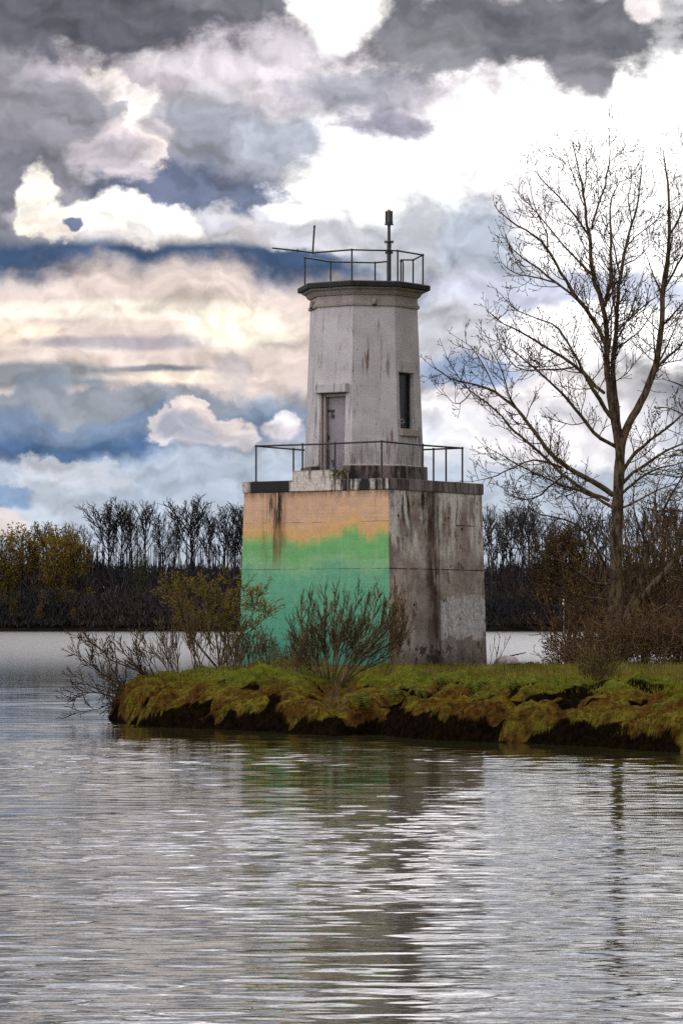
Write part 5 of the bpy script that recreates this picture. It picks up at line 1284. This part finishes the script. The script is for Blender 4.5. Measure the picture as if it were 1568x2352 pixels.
for i, (px, top) in enumerate(((1240, 1215), (1285, 1205), (1320, 1200), (1500, 1230))):
    far_tree('rusty_far_tree', 4, px, top, 738 - i, ['low rusty-yellow tree across the river nearest the block', 'rusty-yellow tree across the river, second from the block', 'rusty-yellow tree across the river left of the trunk', 'rusty-yellow tree across the river right of the trunk'][i], 'rusty trees across the river', M_FARB2, 1, M_FARR)
for i in range(12):      # beyond the tower, for a viewer who steps aside
    far_tree('far_tree', i % 4, 560 + i * 48, 1160 + (i * 37) % 30, 744 + i % 5, 'bare tree across the river behind the lighthouse', 'trees across the river behind the lighthouse')
for i, (px, top) in enumerate(((30, 1370), (92, 1385), (168, 1395))):
    far_tree('far_willow_shrub', 4, px, top, 735 - i, ['leftmost low olive shrub on the far waterline', 'second low olive shrub on the far waterline', 'small olive shrub on the far waterline right of the other two'][i], 'low olive shrubs on the far shore', M_FARB)
far_tree('green_far_tree', 5, 322, 1255, 737, 'slim greenish tree in front of the dark far wood', None, mat_bark('far_mossy_bark', (.03, .035, .01, 1), (.06, .065, .02, 1), .4))
# the wood below them: a mass of thin stems and twigs
def far_wood():
    g = np.random.default_rng(44); T = []
    def slivers(n, y0, y1, lean, Lr, wr, hmax, hmin=0.0, seed=0, var=.6):
        X0 = g.uniform(-135, 135, n); Y0 = g.uniform(y0, y1, n)
        top = hmax * (1 + var * vfbm(X0 * .045 + seed, Y0 * .05, 3, 17 + seed)); z = hmin + (top - hmin) * g.random(n) ** .85
        L = g.uniform(*Lr, n); w = g.uniform(*wr, n)
        d = np.stack([g.normal(0, lean, n), g.normal(0, lean, n), np.ones(n)], -1); d /= np.linalg.norm(d, axis=1, keepdims=True)
        a = np.stack([X0, Y0, z + 2], -1); b = a + d * L[:, None]; s = np.stack([w, np.zeros(n), -w * d[:, 0]], -1)
        v = np.stack([a - s, a + s, b + s * .4, b - s * .4], 1).reshape(-1, 3); return v
    v = np.concatenate([slivers(95000, 737, 785, .42, (.6, 2.4), (.035, .11), 11.5), slivers(30000, 733, 746, .5, (.5, 1.8), (.04, .11), 5.5, hmin=-1.2, seed=4, var=1.3), slivers(5000, 738, 785, .05, (4, 9), (.07, .14), 12, seed=2)])
    m, n, b = new_mat('far_wood_twigs'); ge = n.new('ShaderNodeNewGeometry'); pos = ge.outputs['Position']; r_ = X(n.nt, ge.outputs['Random Per Island'])
    a = n.noise(pos, .05, 3.0, .6); x, y, z = n.sep(pos)
    c = n.mix(a.ss(.42, .6), (.032, .030, .032, 1), (.058, .044, .040, 1)); a2 = n.noise(n.madd(pos, (1, 1, 1), (30, 0, 9)), .07, 3.0, .6)
    c = n.mix(a2.ss(.60, .70) * .7, c, (.055, .058, .018, 1)); c = n.mix(z.ss(5.0, 2.5) * .25, c, (.05, .038, .025, 1)); c = n.scale_col(c, r_ * 1.1 + .45)
    setc(n, b, c); b.inputs['Roughness'].default_value = 1.0; b.inputs['Specular IOR Level'].default_value = 0.0
    o = link_mesh('far_woods', v, np.arange(len(v)).reshape(-1, 4), m); tag(o, 'dense dark grey-brown wood along the far shore', 'wood', kind='stuff')
    # earth slope behind, so that no sky shows through its foot
    xs = np.arange(-260, 261, 4.0); ys = np.array([792, 800, 812, 830.0]); hh = np.array([0, 7.5, 9.5, 10.0]); Xg, Yg = np.meshgrid(xs, ys)
    Z = hh[:, None] * (1 + .5 * vfbm(Xg * .03, Yg * .02, 3, 7)); r, c2 = Xg.shape; i = np.arange(r * c2).reshape(r, c2)
    f = np.stack([i[:-1, :-1], i[:-1, 1:], i[1:, 1:], i[1:, :-1]], -1).reshape(-1, 4); m2, n2_, b2 = new_mat('leaf_litter'); b2.inputs['Base Color'].default_value = (.022, .02, .02, 1); b2.inputs['Roughness'].default_value = 1; b2.inputs['Specular IOR Level'].default_value = 0.0
    o = link_mesh('wooded_hill', np.stack([Xg, Yg, Z], -1).reshape(-1, 3), f, m2, smooth=True); tag(o, kind='structure')
far_wood()
# ---- channel marker
q = P(1294, 1432, 600.0)
root = empty('channel_marker', (q.x, 600.0, -1)); tag(root, 'thin grey pole with a white top standing in the water before the far wood', 'channel marker')
mb = MB(); mb.tube([(0, 0, 0), (0, 0, EYE + 1 + (1425 - 1388) * 600 / F)], .16, 8); mb.build('pole', mat_simple('weathered_pole', (.12, .12, .12, 1), (.25, .25, .25, 1), .8), root)
mb = MB(); zt_ = EYE + 1 + (1425 - 1388) * 600 / F; mb.lathe([(zt_ + .002, .30), (zt_ + .6, .32), (zt_ + .9, .1)], (0, 0), 10); mb.build('top_mark', mat_simple('marker_white', (.6, .6, .55, 1), (.8, .8, .75, 1), .6), root)
